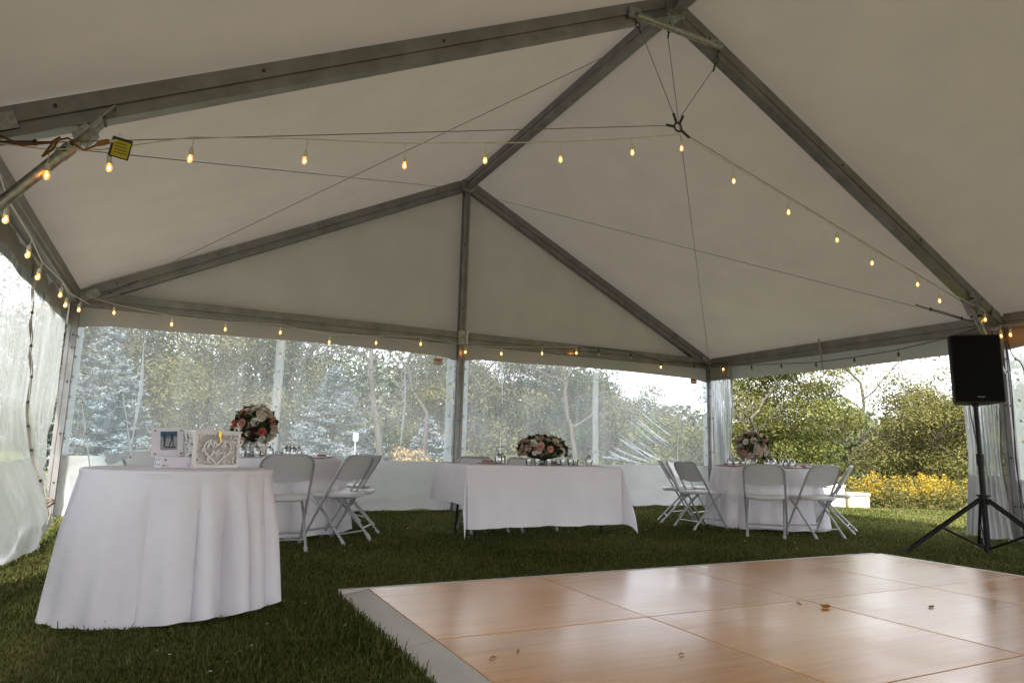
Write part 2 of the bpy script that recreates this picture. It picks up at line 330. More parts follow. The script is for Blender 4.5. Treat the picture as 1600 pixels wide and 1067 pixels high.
for b in range(NB+1):
    y = -b*BAY
    for s in (-1, 1):
        ra = beam('rafter', (s*HW*0.985, y, EV+0.015*s*s), (s*0.09, y, RD-SL*0.09))
        d = Vector((-s, 0, SL)).normalized()
        for t in (0.08, 0.3, 0.55, 0.9):
            p = Vector((s*HW*(1-t), y, EV+(RD-EV)*t)); bolt(p+Vector((0, -0.04 if b else -0.04, 0.03)), (0, -1, 0))
        lg = beam('leg', (s*HW, y, 0), (s*HW, y, EV-0.06), POST, 'alu', tent, (0, 1, 0))
        for z in (0.4, 0.95, 1.55, 1.95, 2.1): bolt((s*(HW-0.052), y-0.02, z), (-s, 0, 0)); bolt((s*HW-0.02*s, y-0.052, z), (0, -1, 0))
        MB().box((s*HW, y, 0.006), (0.18, 0.18, 0.012)).build('foot_plate', 'galv', tent, False)
        m = MB(); m.box((s*(HW-0.01), y, EV-0.02), (0.13, 0.13, 0.16)); m.box((s*(HW-0.13), y-0.052, EV+0.045), (0.22, 0.012, 0.10), Matrix.Rotation(s*math.atan(SL), 3, 'Y')); m.build('corner_bracket', 'galv', tent, False)
    m = MB(); m.box((0, y, RD-0.03), (0.2, 0.14, 0.2)); m.build('ridge_bracket', 'galv', tent, False)
for b in range(NB):
    y0, y1 = -b*BAY, -(b+1)*BAY
    beam('ridge_beam', (0, y0-0.07, RD), (0, y1+0.07, RD))
    for s in (-1, 1):
        beam('eave_beam', (s*HW, y0-0.07, EV), (s*HW, y1+0.07, EV))
        # roof fabric: one sheet per slope and bay, with a little slack between the frames
        def rf(u, v, s=s, y0=y0, y1=y1):
            x = HW*1.012*(1-v); z = EV+(RD-EV)*v*0.9985+0.115-0.012
            sag = 0.035*math.sin(PI*u)**0.7*math.sin(PI*min(1, v*1.0))**0.6
            sag += 0.004*math.sin(23*u+5*v)*math.sin(PI*u)*math.sin(PI*v)
            if v == 0: x, z, sag = HW*1.02, EV+0.06, 0
            return (s*x, lerp(y0, y1, u)+(0.11 if b == 0 and u == 0 else 0), z-sag)
        MB().grid(rf, 28, 24).build('roof_panel', 'roof', tent)
        def vl(u, v, s=s, y0=y0, y1=y1):
            sc_ = 0.02*math.cos(u*2*PI*6)
            return (s*(HW+0.075+0.01*math.sin(u*37)*v), lerp(y0+(0.12 if y0 == 0 else 0.01), y1-0.01, u), EV+0.1-v*(0.40+0.03*math.sin(PI*u)-sc_*0))
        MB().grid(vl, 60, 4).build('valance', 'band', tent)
# gable end: middle post, end beam, triangle of fabric
beam('gable_post', (0, 0, 0), (0, 0, RD-0.1), POST, 'alu', tent, (0, 1, 0))
for s in (-1, 1):
    beam('end_beam', (s*(HW-0.07), 0, EV), (s*0.06, 0, EV))
    def gp(u, v, s=s):
        x = HW*1.02*(1-u)*(1) ; top = EV+(RD-EV)*u+0.125
        z = lerp(EV-0.02, top, v)
        return (s*x, 0.075+0.012*math.sin(7*u+3*v)*math.sin(PI*v), z)
    MB().grid(gp, 24, 12).build('gable_panel', 'gable', tent)
    def gq(u, v, s=s):
        x, y, z = gp(u, v, s); return (x, -NB*BAY-y, z)
    MB().grid(gq, 24, 6).build('gable_panel', 'gable', tent)  # unseen front gable, completes the tent and is added to darken the interior
MB().box((0, 0, 0.006), (0.18, 0.18, 0.012)).build('foot_plate', 'galv', tent, False)
m = MB(); m.box((0, -0.02, EV), (0.15, 0.12, 0.2)); m.build('corner_bracket', 'galv', tent, False)
MB().tube([(0.075, -0.09, EV+0.1), (0.05, -0.1, EV+0.02), (0.06, -0.09, EV-0.1)], 0.012, 8).build('clamp', 'tagwhite', tent)
for z in (0.5, 1.3, 2.0, 3.0, 4.0): bolt((-0.02, -0.052, z), (0, -1, 0))
# knee braces, collar brace
def brace(A, B, r=0.032):
    A = Vector(A); B = Vector(B); d = (B-A).normalized()
    t = MB().tube([A, A.lerp(B, 0.72)], r, 14).build('knee_brace', 'galv', tent)
    k = MB(); k.tube([A.lerp(B, 0.68), B-d*0.12], r*0.72, 12); k.tube([A.lerp(B, 0.66), A.lerp(B, 0.74)], r*1.15, 14)
    k.build('inner_tube', 'galv', t)
    k = MB(); rot = d.to_track_quat('Z', 'Y').to_matrix()
    for o in (-0.042, 0.042): k.box(B-d*0.08+Vector((0, o, 0)), (0.075, 0.008, 0.3), rot)
    k.box(B-d*0.16, (0.07, 0.088, 0.1), rot)
    k.build('brace_bracket', 'galv', t, False)
    for c, q in ((B-d*0.02, 0.07), (B-d*0.25, 0.06), (A.lerp(B, 0.70), 0.05)):
        MB().tube([c+Vector((0, -q, 0)), c+Vector((0, q, 0))], 0.0125, 8).build('pin', 'bolt', t)
    return t
for b in (1, 2):
    y = -b*BAY
    for s in (-1, 1):
        brace((s*4.90, y-0.02, 1.93), (s*4.30, y-0.02, EV+SL*0.65-0.10))
    m = MB(); m.tube([(-0.45, y-0.07, 4.72), (0.54, y-0.07, 4.72)], 0.03, 12); m.build('collar_tube', 'galv', tent)
    for s in (-1, 1):
        m = MB(); m.box((s*0.47, y-0.06, 4.735), (0.12, 0.03, 0.10)); m.tube([(s*0.46, y-0.12, 4.72), (s*0.46, y+0.08, 4.72)], 0.014, 8); m.build('collar_bracket', 'galv', tent, False)
# steel wires: across the frame with a hung ring, and crosswise in each roof slope
def wire(name, pts, r=0.0034, m='wire', parent=tent): return MB().tube(pts, r, 6).build(name, m, parent)
def chain(A, B, parent=tent):
    A = Vector(A); B = Vector(B); n = 3; mb = MB()
    for i in range(n):
        c = A.lerp(B, (i+0.5)/n); l = (B-A).length/n*0.62; d = (B-A).normalized(); s = d.orthogonal().normalized()
        if i % 2: s = d.cross(s)
        mb.tube([c+d*l*math.cos(a)+s*0.018*math.sin(a) for a in [2*PI*k/10 for k in range(11)]], 0.0055, 5, False)
    return mb.build('chain', 'bolt', parent)
RING = Vector((0.011, -4.93, 3.783))
def turnbuckle(A, B, parent=tent):
    A = Vector(A); B = Vector(B); mb = MB(); s = (B-A).orthogonal().normalized()*0.016
    mb.tube([A+s, B+s], 0.006, 6); mb.tube([A-s, B-s], 0.006, 6); mb.tube([A-s*1.4, A+s*1.4], 0.012, 6); mb.tube([B-s*1.4, B+s*1.4], 0.012, 6)
    mb.tube([A-(B-A)*0.5, A], 0.007, 6); mb.tube([B, B+(B-A)*0.5], 0.007, 6)
    return mb.build('turnbuckle', 'bolt', parent)
m = MB(); c = RING
m.tube([c+Vector((0.04*math.cos(a), 0, 0.04*math.sin(a))) for a in [2*PI*k/14 for k in range(15)]], 0.009, 6, False)
for q in ((-0.13, 0, -0.012), (0.13, 0, -0.07), (-0.05, 0, 0.12), (0.06, 0, 0.12)): m.tube([c+Vector(q)*0.3, c+Vector(q)], 0.012, 6)
m.build('cable_ring', 'bolt', tent)
wire('cable', [(-4.85, -4.93, 2.46), (-0.1, -4.93, 3.77)]); wire('cable', [(0.12, -4.93, 3.73), (4.86, -4.93, 2.50)])
wire('cable', [(-0.04, -4.93, 3.9), (-0.40, -4.93, 4.60)]); wire('cable', [(0.05, -4.93, 3.9), (0.45, -4.93, 4.48)])
chain((-0.40, -4.93, 4.58), (-0.46, -4.93, 4.70)); chain((0.45, -4.93, 4.46), (0.53, -4.93, 4.70))
chain((0.02, -4.84, 4.88), (0.02, -4.80, 4.74))
z_of = lambda x: EV+(RD-EV)*(1-abs(x)/HW)
wire('cable', [(-0.05, -4.80, 4.80), (-4.7, -0.14, z_of(4.7)-0.1)]); wire('cable', [(0.02, -4.80, 4.74), (4.80, -0.14, z_of(4.8)-0.08)])
wire('cable', [(-0.06, -0.14, 4.86), (-4.6, -4.7, z_of(4.6)-0.12)]); wire('cable', [(0.06, -0.14, 4.82), (4.55, -4.68, z_of(4.55)-0.16)])
turnbuckle((4.33, -4.45, z_of(4.33)-0.14), (4.55, -4.68, z_of(4.55)-0.16))
turnbuckle((-4.62, -4.93, 2.525), (-4.83, -4.93, 2.47)); turnbuckle((-4.4, -0.42, z_of(4.4)-0.12), (-4.6, -0.22, z_of(4.6)-0.1))
wire('tie_strap', [(4.86, -2.42, 2.68), (4.9, -2.42, 2.5), (4.92, -2.42, 2.2)], 0.012, 'band')

# ------------------------------------------------------------------ clear sidewalls
def sidewall(label, O, ang, Lw, panes, seams, creases, seed=0, pane_mat='vinyl', top=2.62, skirt_h=0.70, amp=0.02, border=0.12, group=None, arcs=None):
    """s runs along the wall, n across it"""
    rnd = random.Random(seed); ph = [rnd.uniform(0, 6.28) for _ in range(8)]
    dx, dy = math.cos(ang), math.sin(ang); nxv, nyv = -dy, dx
    root = thing('clear_sidewall', (O[0], O[1], 0), label, 'tent wall', group)
    def rip(s, z):
        k = 0.35+0.65*(1-z/2.5)
        return amp*k*(math.sin(2.1*s+ph[0])+0.6*math.sin(5.3*s+ph[1]+0.8*z)+0.35*math.sin(9*s+ph[2]-1.3*z)) + amp*0.8*math.sin(3.2*z+ph[3]+1.1*s)*k + (0.017*math.sin(15*z+1.4*s+ph[1])+0.011*math.sin(27*z-2.1*s+ph[2])+0.008*math.sin(9*z+7*s))*(max(0, 1-z/0.72)**0.5)*(0.6+0.4*math.sin(1.7*s+ph[4]))
    def P(s, z, n=0.0):
        q = rip(s, z)+n; return (O[0]+dx*s+nxv*q, O[1]+dy*s+nyv*q, z)
    def sheet(name, s0, s1, z0, z1, m, n=0.0, nu=24, nv=10, parent=root, low=None):
        return MB().grid(lambda u, v: P(lerp(s0, s1, u), lerp(z0(lerp(s0, s1, u)) if callable(z0) else z0, z1(lerp(s0, s1, u)) if callable(z1) else z1, v), n), nu, nv).build(name, m, parent)
    hem = lambda s: 0.012+0.012*math.sin(4*s+ph[4])+0.01*math.sin(11*s+ph[5])
    sheet('skirt', 0, Lw, hem, skirt_h, 'wallwhite', 0, 90, 14)
    head = lambda s: 2.27+0.015*math.sin(1.3*s+ph[6])-0.05*max(0, 1-min(abs(s), abs(Lw-s))/0.35)
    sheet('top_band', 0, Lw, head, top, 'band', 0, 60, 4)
    for a, b in panes: sheet('clear_pane', a, b, skirt_h, head, pane_mat, 0.0, 40, 22)
    for s in seams:
        st = sheet('seam_strip', s-border/2, s+border/2, skirt_h-0.02, lambda q: head(q)+0.02, 'wallband', 0.006 if nyv*0+1 else 0, 4, 16)
        for k in range(6):
            z = 0.9+k*0.24; c = P(s, z, -0.012); c2 = P(s, z, 0.014)
            MB().tube([c, c2], 0.012, 8).build('grommet', 'gold' if k % 2 else 'galv', st)
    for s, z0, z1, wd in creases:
        MB().grid(lambda u, v: P(s+wd*(u-0.5)*(0.7+0.5*math.sin(6*v+ph[7]))+0.012*math.sin(7*v+ph[6]), lerp(z0, z1, v), -0.008-0.006*math.sin(PI*u)), 3, 20).build('crease_glare', 'crease_glare', root)
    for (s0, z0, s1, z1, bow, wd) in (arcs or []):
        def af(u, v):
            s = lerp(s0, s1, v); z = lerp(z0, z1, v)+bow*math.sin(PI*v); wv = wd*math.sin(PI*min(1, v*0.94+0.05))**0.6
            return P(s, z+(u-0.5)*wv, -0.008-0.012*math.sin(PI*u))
        MB().grid(af, 3, 14).build('crease_glare', 'crease_glare', root)
    return root, P
M['wallband'] = vinyl('welded_vinyl_strip', 0.40, 0.55, (9, 9, 1.5), gloss=0.15)

e = 0.055
wl, PL = sidewall('clear sidewall hung between the streaked corner and the middle gable post', (-HW, 0.085), 0, HW,
             [(0, 2.33), (2.41, HW)], [0.05, 2.37, HW-0.12], [(0.76, 0.72, 2.25, 0.035), (4.12, 0.72, 2.25, 0.03)], 1, amp=0.012)
rnd = random.Random(5)
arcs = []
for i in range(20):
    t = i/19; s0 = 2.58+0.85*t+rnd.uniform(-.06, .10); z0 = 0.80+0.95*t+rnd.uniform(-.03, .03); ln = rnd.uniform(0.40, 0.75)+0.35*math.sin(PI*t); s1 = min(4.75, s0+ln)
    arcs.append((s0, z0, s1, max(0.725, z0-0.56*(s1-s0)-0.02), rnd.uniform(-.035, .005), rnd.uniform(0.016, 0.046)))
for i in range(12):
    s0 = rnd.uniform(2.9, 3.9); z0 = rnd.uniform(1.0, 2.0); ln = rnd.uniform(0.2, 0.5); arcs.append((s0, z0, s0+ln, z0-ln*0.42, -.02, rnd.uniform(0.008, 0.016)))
wr, PR = sidewall('clear sidewall with diagonal creases and painted glare beside the open tent corner', (0.0, 0.085), 0, HW,
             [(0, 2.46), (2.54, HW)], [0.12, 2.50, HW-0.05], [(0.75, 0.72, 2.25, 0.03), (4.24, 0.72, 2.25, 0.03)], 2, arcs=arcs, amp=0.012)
# printed care labels on the panes
for (P_, s, z, root) in ((PL, HW-0.33, 2.17, wl), (PR, 4.62, 2.22, wr)):
    c = P_(s, z, -0.012)
    t = MB().box(c, (0.15, 0.003, 0.11)).build('care_label', 'tagwhite', root, False)
    MB().box((c[0]-0.005, c[1]-0.004, c[2]+0.022), (0.115, 0.003, 0.034)).build('print', 'tagred', t, False)
    for k in range(3): MB().box((c[0]-0.005, c[1]-0.004, c[2]-0.012-0.013*k), (0.11, 0.003, 0.004)).build('print', 'mute', t, False)
# thin steel rod seen leaning behind the pane
sidewall('clear sidewall with a welded border on the far side of the speaker', (HW+0.065, -BAY-0.0), -PI/2, BAY,
         [(0.2, 2.3), (2.42, 4.6)], [0.1, 2.36, 4.6], [(1.2, 0.72, 2.25, 0.03)], 4, border=0.22)

# left side: streaked sheets; the first hangs loose and bags inwards at the foot
def left_wall():
    root = thing('clear_sidewall', (-5.0, -2.4, 0), 'streaked clear sidewall hanging loose with baggy grey foot', 'tent wall')
    ZS = [0, 0.2, 0.45, 0.7, 1.4, 2.3, 2.5]
    def P(u, z, n=0.0):
        ysm = interp(z, ZS, [-2.75, -1.95, -1.62, -1.60, -1.68, -2.25, -2.3]); ye = interp(z, ZS, [-2.55, -1.75, -1.42, -0.45, -0.0, 0.02, 0.02])
        y = lerp(-4.79, ysm, u/0.6) if u < 0.6 else lerp(ysm, ye, (u-0.6)/0.4)
        k = max(0, 1-z/1.2)
        x = -5.02+0.34*k**1.5*smoothstep(-4.8, -3.2, y)*(1-0.5*smoothstep(-1.9, -0.3, y))+0.012*math.sin(9*y+2*z)+0.007*math.sin(31*y+1.5*math.sin(2*z))
        x += 0.05*math.sin(PI*min(1, z/0.7))*smoothstep(-4.6, -3.5, y)*(1 if z < 0.7 else 0)
        x += (0.03*math.sin(13*u+7*z)+0.02*math.sin(29*u-9*z))*k*k
        return (x+n, y, z)
    def hem(u): return 0.015+0.10*smoothstep(0.86, 1.0, u)**2+0.02*math.sin(17*u)
    MB().grid(lambda u, v: P(u, lerp(hem(u), 0.70, v)), 70, 24).build('skirt', 'skirt_grey', root)
    MB().grid(lambda u, v: P(u, lerp(0.70, 2.30, v)), 80, 30).build('clear_pane', 'vinyl_frost', root)
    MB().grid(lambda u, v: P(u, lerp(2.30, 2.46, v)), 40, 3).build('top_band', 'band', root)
    us = lambda z: 0.6
    st = MB().grid(lambda u, v: P(0.595+0.012*(u-.5)*(1+0.3*math.sin(9*v)), lerp(0.15, 2.40, v), 0.012), 3, 40).build('seam_strip', 'seamtan', root)
    for z in (0.5, 0.78, 1.0, 1.22, 1.45, 1.72, 2.0): 
        c = Vector(P(0.592, z, 0.016)); MB().tube([c, c+Vector((0.012, -0.006, 0))], 0.014, 8).build('grommet', 'bolt', st)
    cs = [Vector(P(0.597, 0.15+k*0.075, 0.024))+Vector((0, 0.006*math.sin(k*2.1), 0)) for k in range(31)]
    MB().tube(cs, 0.005, 5).build('lacing', 'rope', st)
    c = Vector(P(0.597, 0.30, 0.03)); mb = MB()
    for k in range(3): mb.tube([c+Vector((0.02*math.sin(a+k), 0.05*math.cos(a+k*0.7), 0.03*math.sin(a)+0.012*k)) for a in [2*PI*j/10 for j in range(11)]], 0.01, 5, False)
    mb.build('knot', 'rope', st)
M['skirt_grey'] = fabric('loose_skirt_vinyl', (0.60, 0.61, 0.62), 0.35, (0.62, 0.64, 0.66), 0.12, 3, 0.9, 5, 0.1)
M['seamtan'] = mat('aged_seam_tape', (0.55, 0.51, 0.45), 0.6, 0, 0.2, 20)
M['rope'] = mat('tan_rope', (0.48, 0.42, 0.33), 0.8, 0, 0.2, 60)
left_wall()
sidewall('streaked clear sidewall in the bay beyond the big left knee brace', (-HW-0.065, -BAY-0.0), -PI/2, BAY,
         [(0.1, 2.3), (2.42, 4.6)], [0.05, 2.36, 4.6], [], 6, pane_mat='vinyl_frost')

# curtains pushed together at the open side
def gathered(label, y0, y1, seed, x0=4.90, flare=-0.10):
    rnd = random.Random(seed); n = 9; ph = rnd.uniform(0, 6)
    root = thing('gathered_curtain', (x0, (y0+y1)/2, 0), label, 'tent curtain')
    def P(u, z):
        spread = 1+0.35*max(0, 1-z/0.9)+0.12*math.sin(2.3*z+ph); yc = (y0+y1)/2
        y = yc+(u-0.5)*(y1-y0)*spread
        x = x0-0.05+0.055*math.sin(u*2*PI*n+ph+0.7*math.sin(1.7*z))*(0.7+0.3*math.sin(3*z+u*9))+flare*max(0, 1-z/1.0)*math.sin(PI*u)
        return (x, y, z)
    MB().grid(lambda u, v: P(u, lerp(0.02+0.02*math.sin(u*9), 0.74, v)), 110, 14).build('skirt', 'wallwhite', root)
    MB().grid(lambda u, v: P(u, lerp(0.74, 2.28, v)), 110, 22).build('clear_pane', 'vinyl_gather', root)
    MB().grid(lambda u, v: P(u, lerp(2.28, 2.46, v)), 90, 3).build('top_band', 'band', root)
    mb = MB(); mb.tube([P(0.985, 0.05+k*0.1) for k in range(24)], 0.012, 5); mb.build('edge_hem', 'band', root)
gathered('clear curtain gathered against the far right corner post', -0.10, -0.50, 11, x0=4.97)
gathered('clear curtain with white foot gathered behind the speaker stand', -4.40, -4.80, 12, x0=4.98)

gathered('clear curtain with white foot gathered at the left post by the knee brace', -4.93, -5.35, 13, x0=-4.80, flare=0.36)

# ------------------------------------------------------------------ dance floor
df = thing('dance_floor', (-0.235, -7.5, 0), 'portable maple laminate dance floor with grey metal edging on the grass', 'dance floor')
X0, Y0, PW = -2.62, -5.10, 1.1925
panel = MB(); hwp = PW/2-0.003
panel.v = []; panel.add([(sx*hwp, sy*hwp, z) for z in (0, 0.028) for sy in (-1, 1) for sx in (-1, 1)] + [(sx*(hwp-0.002), sy*(hwp-0.002), 0.030) for sy in (-1, 1) for sx in (-1, 1)],
          [(0, 2, 3, 1), (0, 1, 5, 4), (2, 6, 7, 3), (0, 4, 6, 2), (1, 3, 7, 5), (4, 5, 9, 8), (5, 7, 11, 9), (7, 6, 10, 11), (6, 4, 8, 10), (8, 9, 11, 10)])
pme = panel.mesh('floor_panel', 'wood', False)
for i in range(4):
    for j in range(4):
        rr = random.Random(i*7+j); link('floor_panel', pme, df, (X0+PW*(i+0.5)+0.235, Y0-PW*(j+0.5)+7.5, 0.004+rr.uniform(0, 0.0012)), (0, 0, 0))
YB = Y0-4*PW
for j in range(4):      # sloped edging down the left side, one length per panel
    a, b = Y0-PW*j, Y0-PW*(j+1)+0.004
    w0 = 0.003*(j % 2)
    MB().add([(X0-0.17, a, 0.005), (X0-0.003, a, 0.033), (X0-0.003, a, 0.0), (X0-0.17, a, 0.0), (X0-0.17, b, 0.005), (X0-0.003, b, 0.033), (X0-0.003, b, 0.0), (X0-0.17, b, 0.0)],
             [(0, 1, 2, 3), (7, 6, 5, 4), (0, 4, 5, 1), (1, 5, 6, 2), (3, 2, 6, 7), (0, 3, 7, 4)]).build('edge_ramp', 'ramp', df, False)
for i in range(4):
    a, b = X0+PW*i, X0+PW*(i+1)-0.004
    MB().box(((a+b)/2-(0.085 if i == 0 else 0), Y0+0.026, 0.017), (b-a+(0.17 if i == 0 else 0), 0.045, 0.034)).build('edge_trim', 'ramp', df, False)
    MB().box(((a+b)/2, YB-0.026, 0.017), (b-a, 0.045, 0.034)).build('edge_trim', 'ramp', df, False)
for j in range(4):
    MB().box((X0+4*PW+0.026, Y0-PW*(j+0.5), 0.017), (0.045, PW-0.004, 0.034)).build('edge_trim', 'ramp', df, False)

def leafobj(name, loc, size, rz, m, label, curl=0.4):
    mb = MB(); pr = [(0, 0), (0.25, 0.32), (0.5, 0.16), (0.62, 0.42), (0.8, 0.2), (1, 0)]
    mb.grid(lambda u, v: ((u-0.5)*size, (v-0.5)*2*size*interp(u, [p[0] for p in pr], [p[1] for p in pr]), size*curl*((v-0.5)**2+0.6*(u-0.5)**2)+0.002), 10, 4)
    mb.tube([(0.5*size, 0, size*curl*0.15+.002), (0.8*size, 0.05*size, 0.01)], 0.002, 5)
    o = link(name, mb.mesh(name, m), None, loc, (0, 0, rz)); return tag(o, label, 'leaf')
leafobj('dry_leaf', (-0.305, -6.496, 0.036), 0.085, 0.4, 'dryleaf', 'curled orange-brown dry leaf lying on the dance floor')
leafobj('dry_leaf', (0.332, -6.714, 0.035), 0.05, 0.2, 'twig', 'small brown dry leaf flat on the dance floor panels')
for k, (x, y, a, l) in enumerate([(-2.50, -6.643, 0.5, 0.05), (-2.36, -6.60, 0.9, 0.04), (-1.72, -6.9, 0.1, 0.03), (-0.36, -6.36, 1.2, 0.06)]):
    d = Vector((math.cos(a), math.sin(a), 0))*l; c = Vector((x, y, 0.0375))
    tag(MB().tube([c-d/2, c+Vector((0, 0.006, 0.004)), c+d/2], [0.002, 0.004, 0.0015], 6).build('twig', 'twig'), 'short dry brown bit of twig on the dance floor', 'twig', 'twig bits on the dance floor')

# ------------------------------------------------------------------ folding chair
def chair_meshes():
    R = 0.0125; out = []
    fr = lambda t: (lerp(0.235, -0.235, t), lerp(0.0, 0.80, t))            # long tube: front foot to back top (y, z)
    bx_ = 0.218
    def pt(x, t): y, z = fr(t); return (x, y, z)
    top = [pt(-bx_, 0.55), pt(-bx_, 0.75), pt(-bx_, 0.90), pt(-bx_+0.012, 0.955), pt(-bx_+0.045, 0.99), pt(-bx_+0.09, 1.0), pt(bx_-0.09, 1.0), pt(bx_-0.045, 0.99), pt(bx_-0.012, 0.955), pt(bx_, 0.90), pt(bx_, 0.75), pt(bx_, 0.55)]
    out.append(('back_frame', MB().tube(top, R, 8).mesh('back_frame', 'chairtube')))
    for s in (-1, 1):
        m = MB().tube([pt(s*bx_, 0.55), pt(s*bx_, 0.3), pt(s*bx_, 0.02)], R*0.98, 8); m.tube([pt(s*bx_, 0.05), pt(s*bx_, 0.0)], R*1.35, 8)
        out.append(('leg', m.mesh('leg', 'chairtube')))
        m = MB().tube([(s*0.195, 0.17, 0.425), (s*0.195, 0.05, 0.33), (s*0.192, -0.23, 0.03)], R*0.95, 8); m.tube([(s*0.192, -0.215, 0.045), (s*0.192, -0.25, 0.0)], R*1.35, 8)
        out.append(('leg', m.mesh('leg', 'chairtube')))
    out.append(('stretcher', MB().tube([(-0.19, -0.165, 0.098), (0.19, -0.165, 0.098)], 0.008, 6).mesh('stretcher', 'chairtube')))
    out.append(('stretcher', MB().tube([pt(-bx_, 0.14), pt(bx_, 0.14)], 0.008, 6).mesh('stretcher', 'chairtube')))
    def rr(u):                                                              # rounded square outline
        a = 2*PI*u; c, s = math.cos(a), math.sin(a); k = (abs(c)**5+abs(s)**5)**(-0.2); return c*k, s*k
    m = MB(); prof = [(0.0, 0.0), (0.80, 0.0), (0.96, 0.003), (1.0, -0.008), (0.99, -0.028), (0.90, -0.034), (0.0, -0.03)]
    n = 36
    for r_, z in prof:
        for k in range(n):
            x, y = rr(k/n); w_ = 0.205+0.012*y
            m.v.append((x*w_*max(r_, 0.001), -0.005+y*0.20*max(r_, 0.001), 0.452+z-0.012*(1-(x*r_)**2)+0.010*(y*r_)**2))
    m.f += [(i*n+k, i*n+(k+1) % n, (i+1)*n+(k+1) % n, (i+1)*n+k) for i in range(len(prof)-1) for k in range(n)]
    out.append(('seat', m.mesh('seat', 'chairwhite')))
    def bk(u, v, off):
        x = (u-0.5)*2; lo = 0.735-0.03*(1-x*x); t = lerp(lo, 0.992-0.05*abs(x)**8, v); y, z = fr(t)
        return (x*0.205, y+0.012-0.03*(1-x*x)*1.0+off, z)
    m = MB(); m.grid(lambda u, v: bk(u, v, 0.009), 14, 8); m.grid(lambda u, v: bk(1-u, v, -0.009), 14, 8)
    nb = 15*9
    ring = [i for i in range(15)] + [14+15*j for j in range(1, 9)] + [15*8+i for i in range(13, -1, -1)] + [15*j for j in range(7, 0, -1)]
    mir = lambda i: nb + (i//15)*15 + (14-i % 15)
    for a, b in zip(ring, ring[1:]+ring[:1]): m.f.append((a, mir(a), mir(b), b))
    out.append(('backrest', m.mesh('backrest', 'chairwhite')))
    return out
CH = chair_meshes()
def chair(x, y, face, label, group):
    c = thing('folding_chair', (x, y, gh(x, y)), label, 'chair', group, face-PI/2)
    for n, me in CH: link(n, me, c)
    return c
def chairs_round(cx, cy, items, group):
    va = math.atan2(CAM[1]-cy, CAM[0]-cx)
    for deg, R, tw, lb in items:
        a = va+math.radians(deg); x, y = cx+R*math.cos(a), cy+R*math.sin(a)
        chair(x, y, a+PI+math.radians(tw), 'white folding chair '+lb, group)

# ------------------------------------------------------------------ tables and cloths
def round_cloth(cx, cy, top, rt_, rb, seed, label, folds=13, hem=0.02, drag=None, amp=1.0):
    rnd = random.Random(seed); ph = [rnd.uniform(0, 6.28) for _ in range(6)]
    def fold(a):
        w_ = a+0.22*math.sin(2*a+ph[0])+0.12*math.sin(3*a+ph[1])
        l = 2*abs(math.sin(folds*w_/2+ph[2]))**0.7-1.2; return (0.75*l+0.35*math.sin((folds//2+2)*w_+ph[3]))*(0.82+0.22*math.sin(3*a+ph[4]))
    def P(u, v):
        a = 2*PI*u+1.2
        if v < 0.25: r = rt_*(v/0.25)*0.985; return (cx+r*math.cos(a), cy+r*math.sin(a), top-0.0008*math.sin(5*a)*v)
        t = (v-0.25)/0.75
        if t < 0.06:
            q = t/0.06*PI/2; r = rt_*0.985+0.015*math.sin(q); return (cx+r*math.cos(a), cy+r*math.sin(a), top-0.015*(1-math.cos(q)))
        q = (t-0.06)/0.94; f = fold(a)
        r = rt_+0.012*0+(rb-rt_)*(q**0.85)+amp*0.055*f*smoothstep(-0.12, 0.55, q)*(0.75+0.25*q)+0.012*math.sin(23*a+ph[5])*q
        h = hem+0.02*f*q+0.015*math.sin(2*a+ph[3])
        if drag: h += drag(a)
        z = lerp(top-0.015, max(0.004, h), q)
        return (cx+r*math.cos(a), cy+r*math.sin(a), z)
    o = thing_mesh(MB().grid(P, 260, 48, True), 'tablecloth', 'cloth', (cx, cy, 0)); return tag(o, label, 'tablecloth')
def thing_mesh(mb, name, m, base, smooth=True):
    o = link(name, mb.mesh(name, m, smooth, base), None, base); return o
def round_table(cx, cy, top, r, label):
    t = thing('round_table', (cx, cy, 0), label, 'table')
    MB().lathe([(0.001, top-0.04), (r-0.03, top-0.04), (r-0.02, top-0.03), (r-0.02, top-0.008), (r-0.028, top-0.003), (0.001, top-0.003)], 40, (cx, cy, 0)).build('table_top', 'tabletop', t)
    for sx in (-1, 1):
        for sy in (-1, 1):
            MB().tube([(cx+sx*r*0.45, cy+sy*r*0.4, top-0.04), (cx+sx*r*0.5, cy+sy*r*0.42, 0.0)], 0.014, 8).build('leg', 'darkmetal', t)
# card table in front
CT = (-3.71, -4.97, 0.742)
round_table(CT[0], CT[1], CT[2]-0.004, 0.485, 'small round folding table under the long white cloth with card box')
round_cloth(CT[0], CT[1], CT[2], 0.49, 0.575, 3, 'long white cloth on the round table holding the card box', 14, 0.012, amp=1.25)
# round table behind it
T2 = (-2.98, -1.65, 0.752)
round_table(T2[0], T2[1], T2[2]-0.004, 0.90, 'large round folding table under white cloth between card table and wall')
round_cloth(T2[0], T2[1], T2[2], 0.905, 1.02, 8, 'white cloth to the grass on the table behind the card table', 15, 0.02)
chairs_round(T2[0], T2[1], [(10, 1.45, -4, 'just behind the card table, its back to the dance floor'), (37, 1.30, 8, 'turned sideways to the rear round table, the nearer of a close pair'), (58, 1.14, 10, 'turned sideways to the rear round table, the further of a close pair'), (105, 1.08, 0, 'against the back wall skirt behind the rear round table'), (-38, 1.25, 0, 'hidden behind the card table cloth')], 'chairs around the table behind the card table')
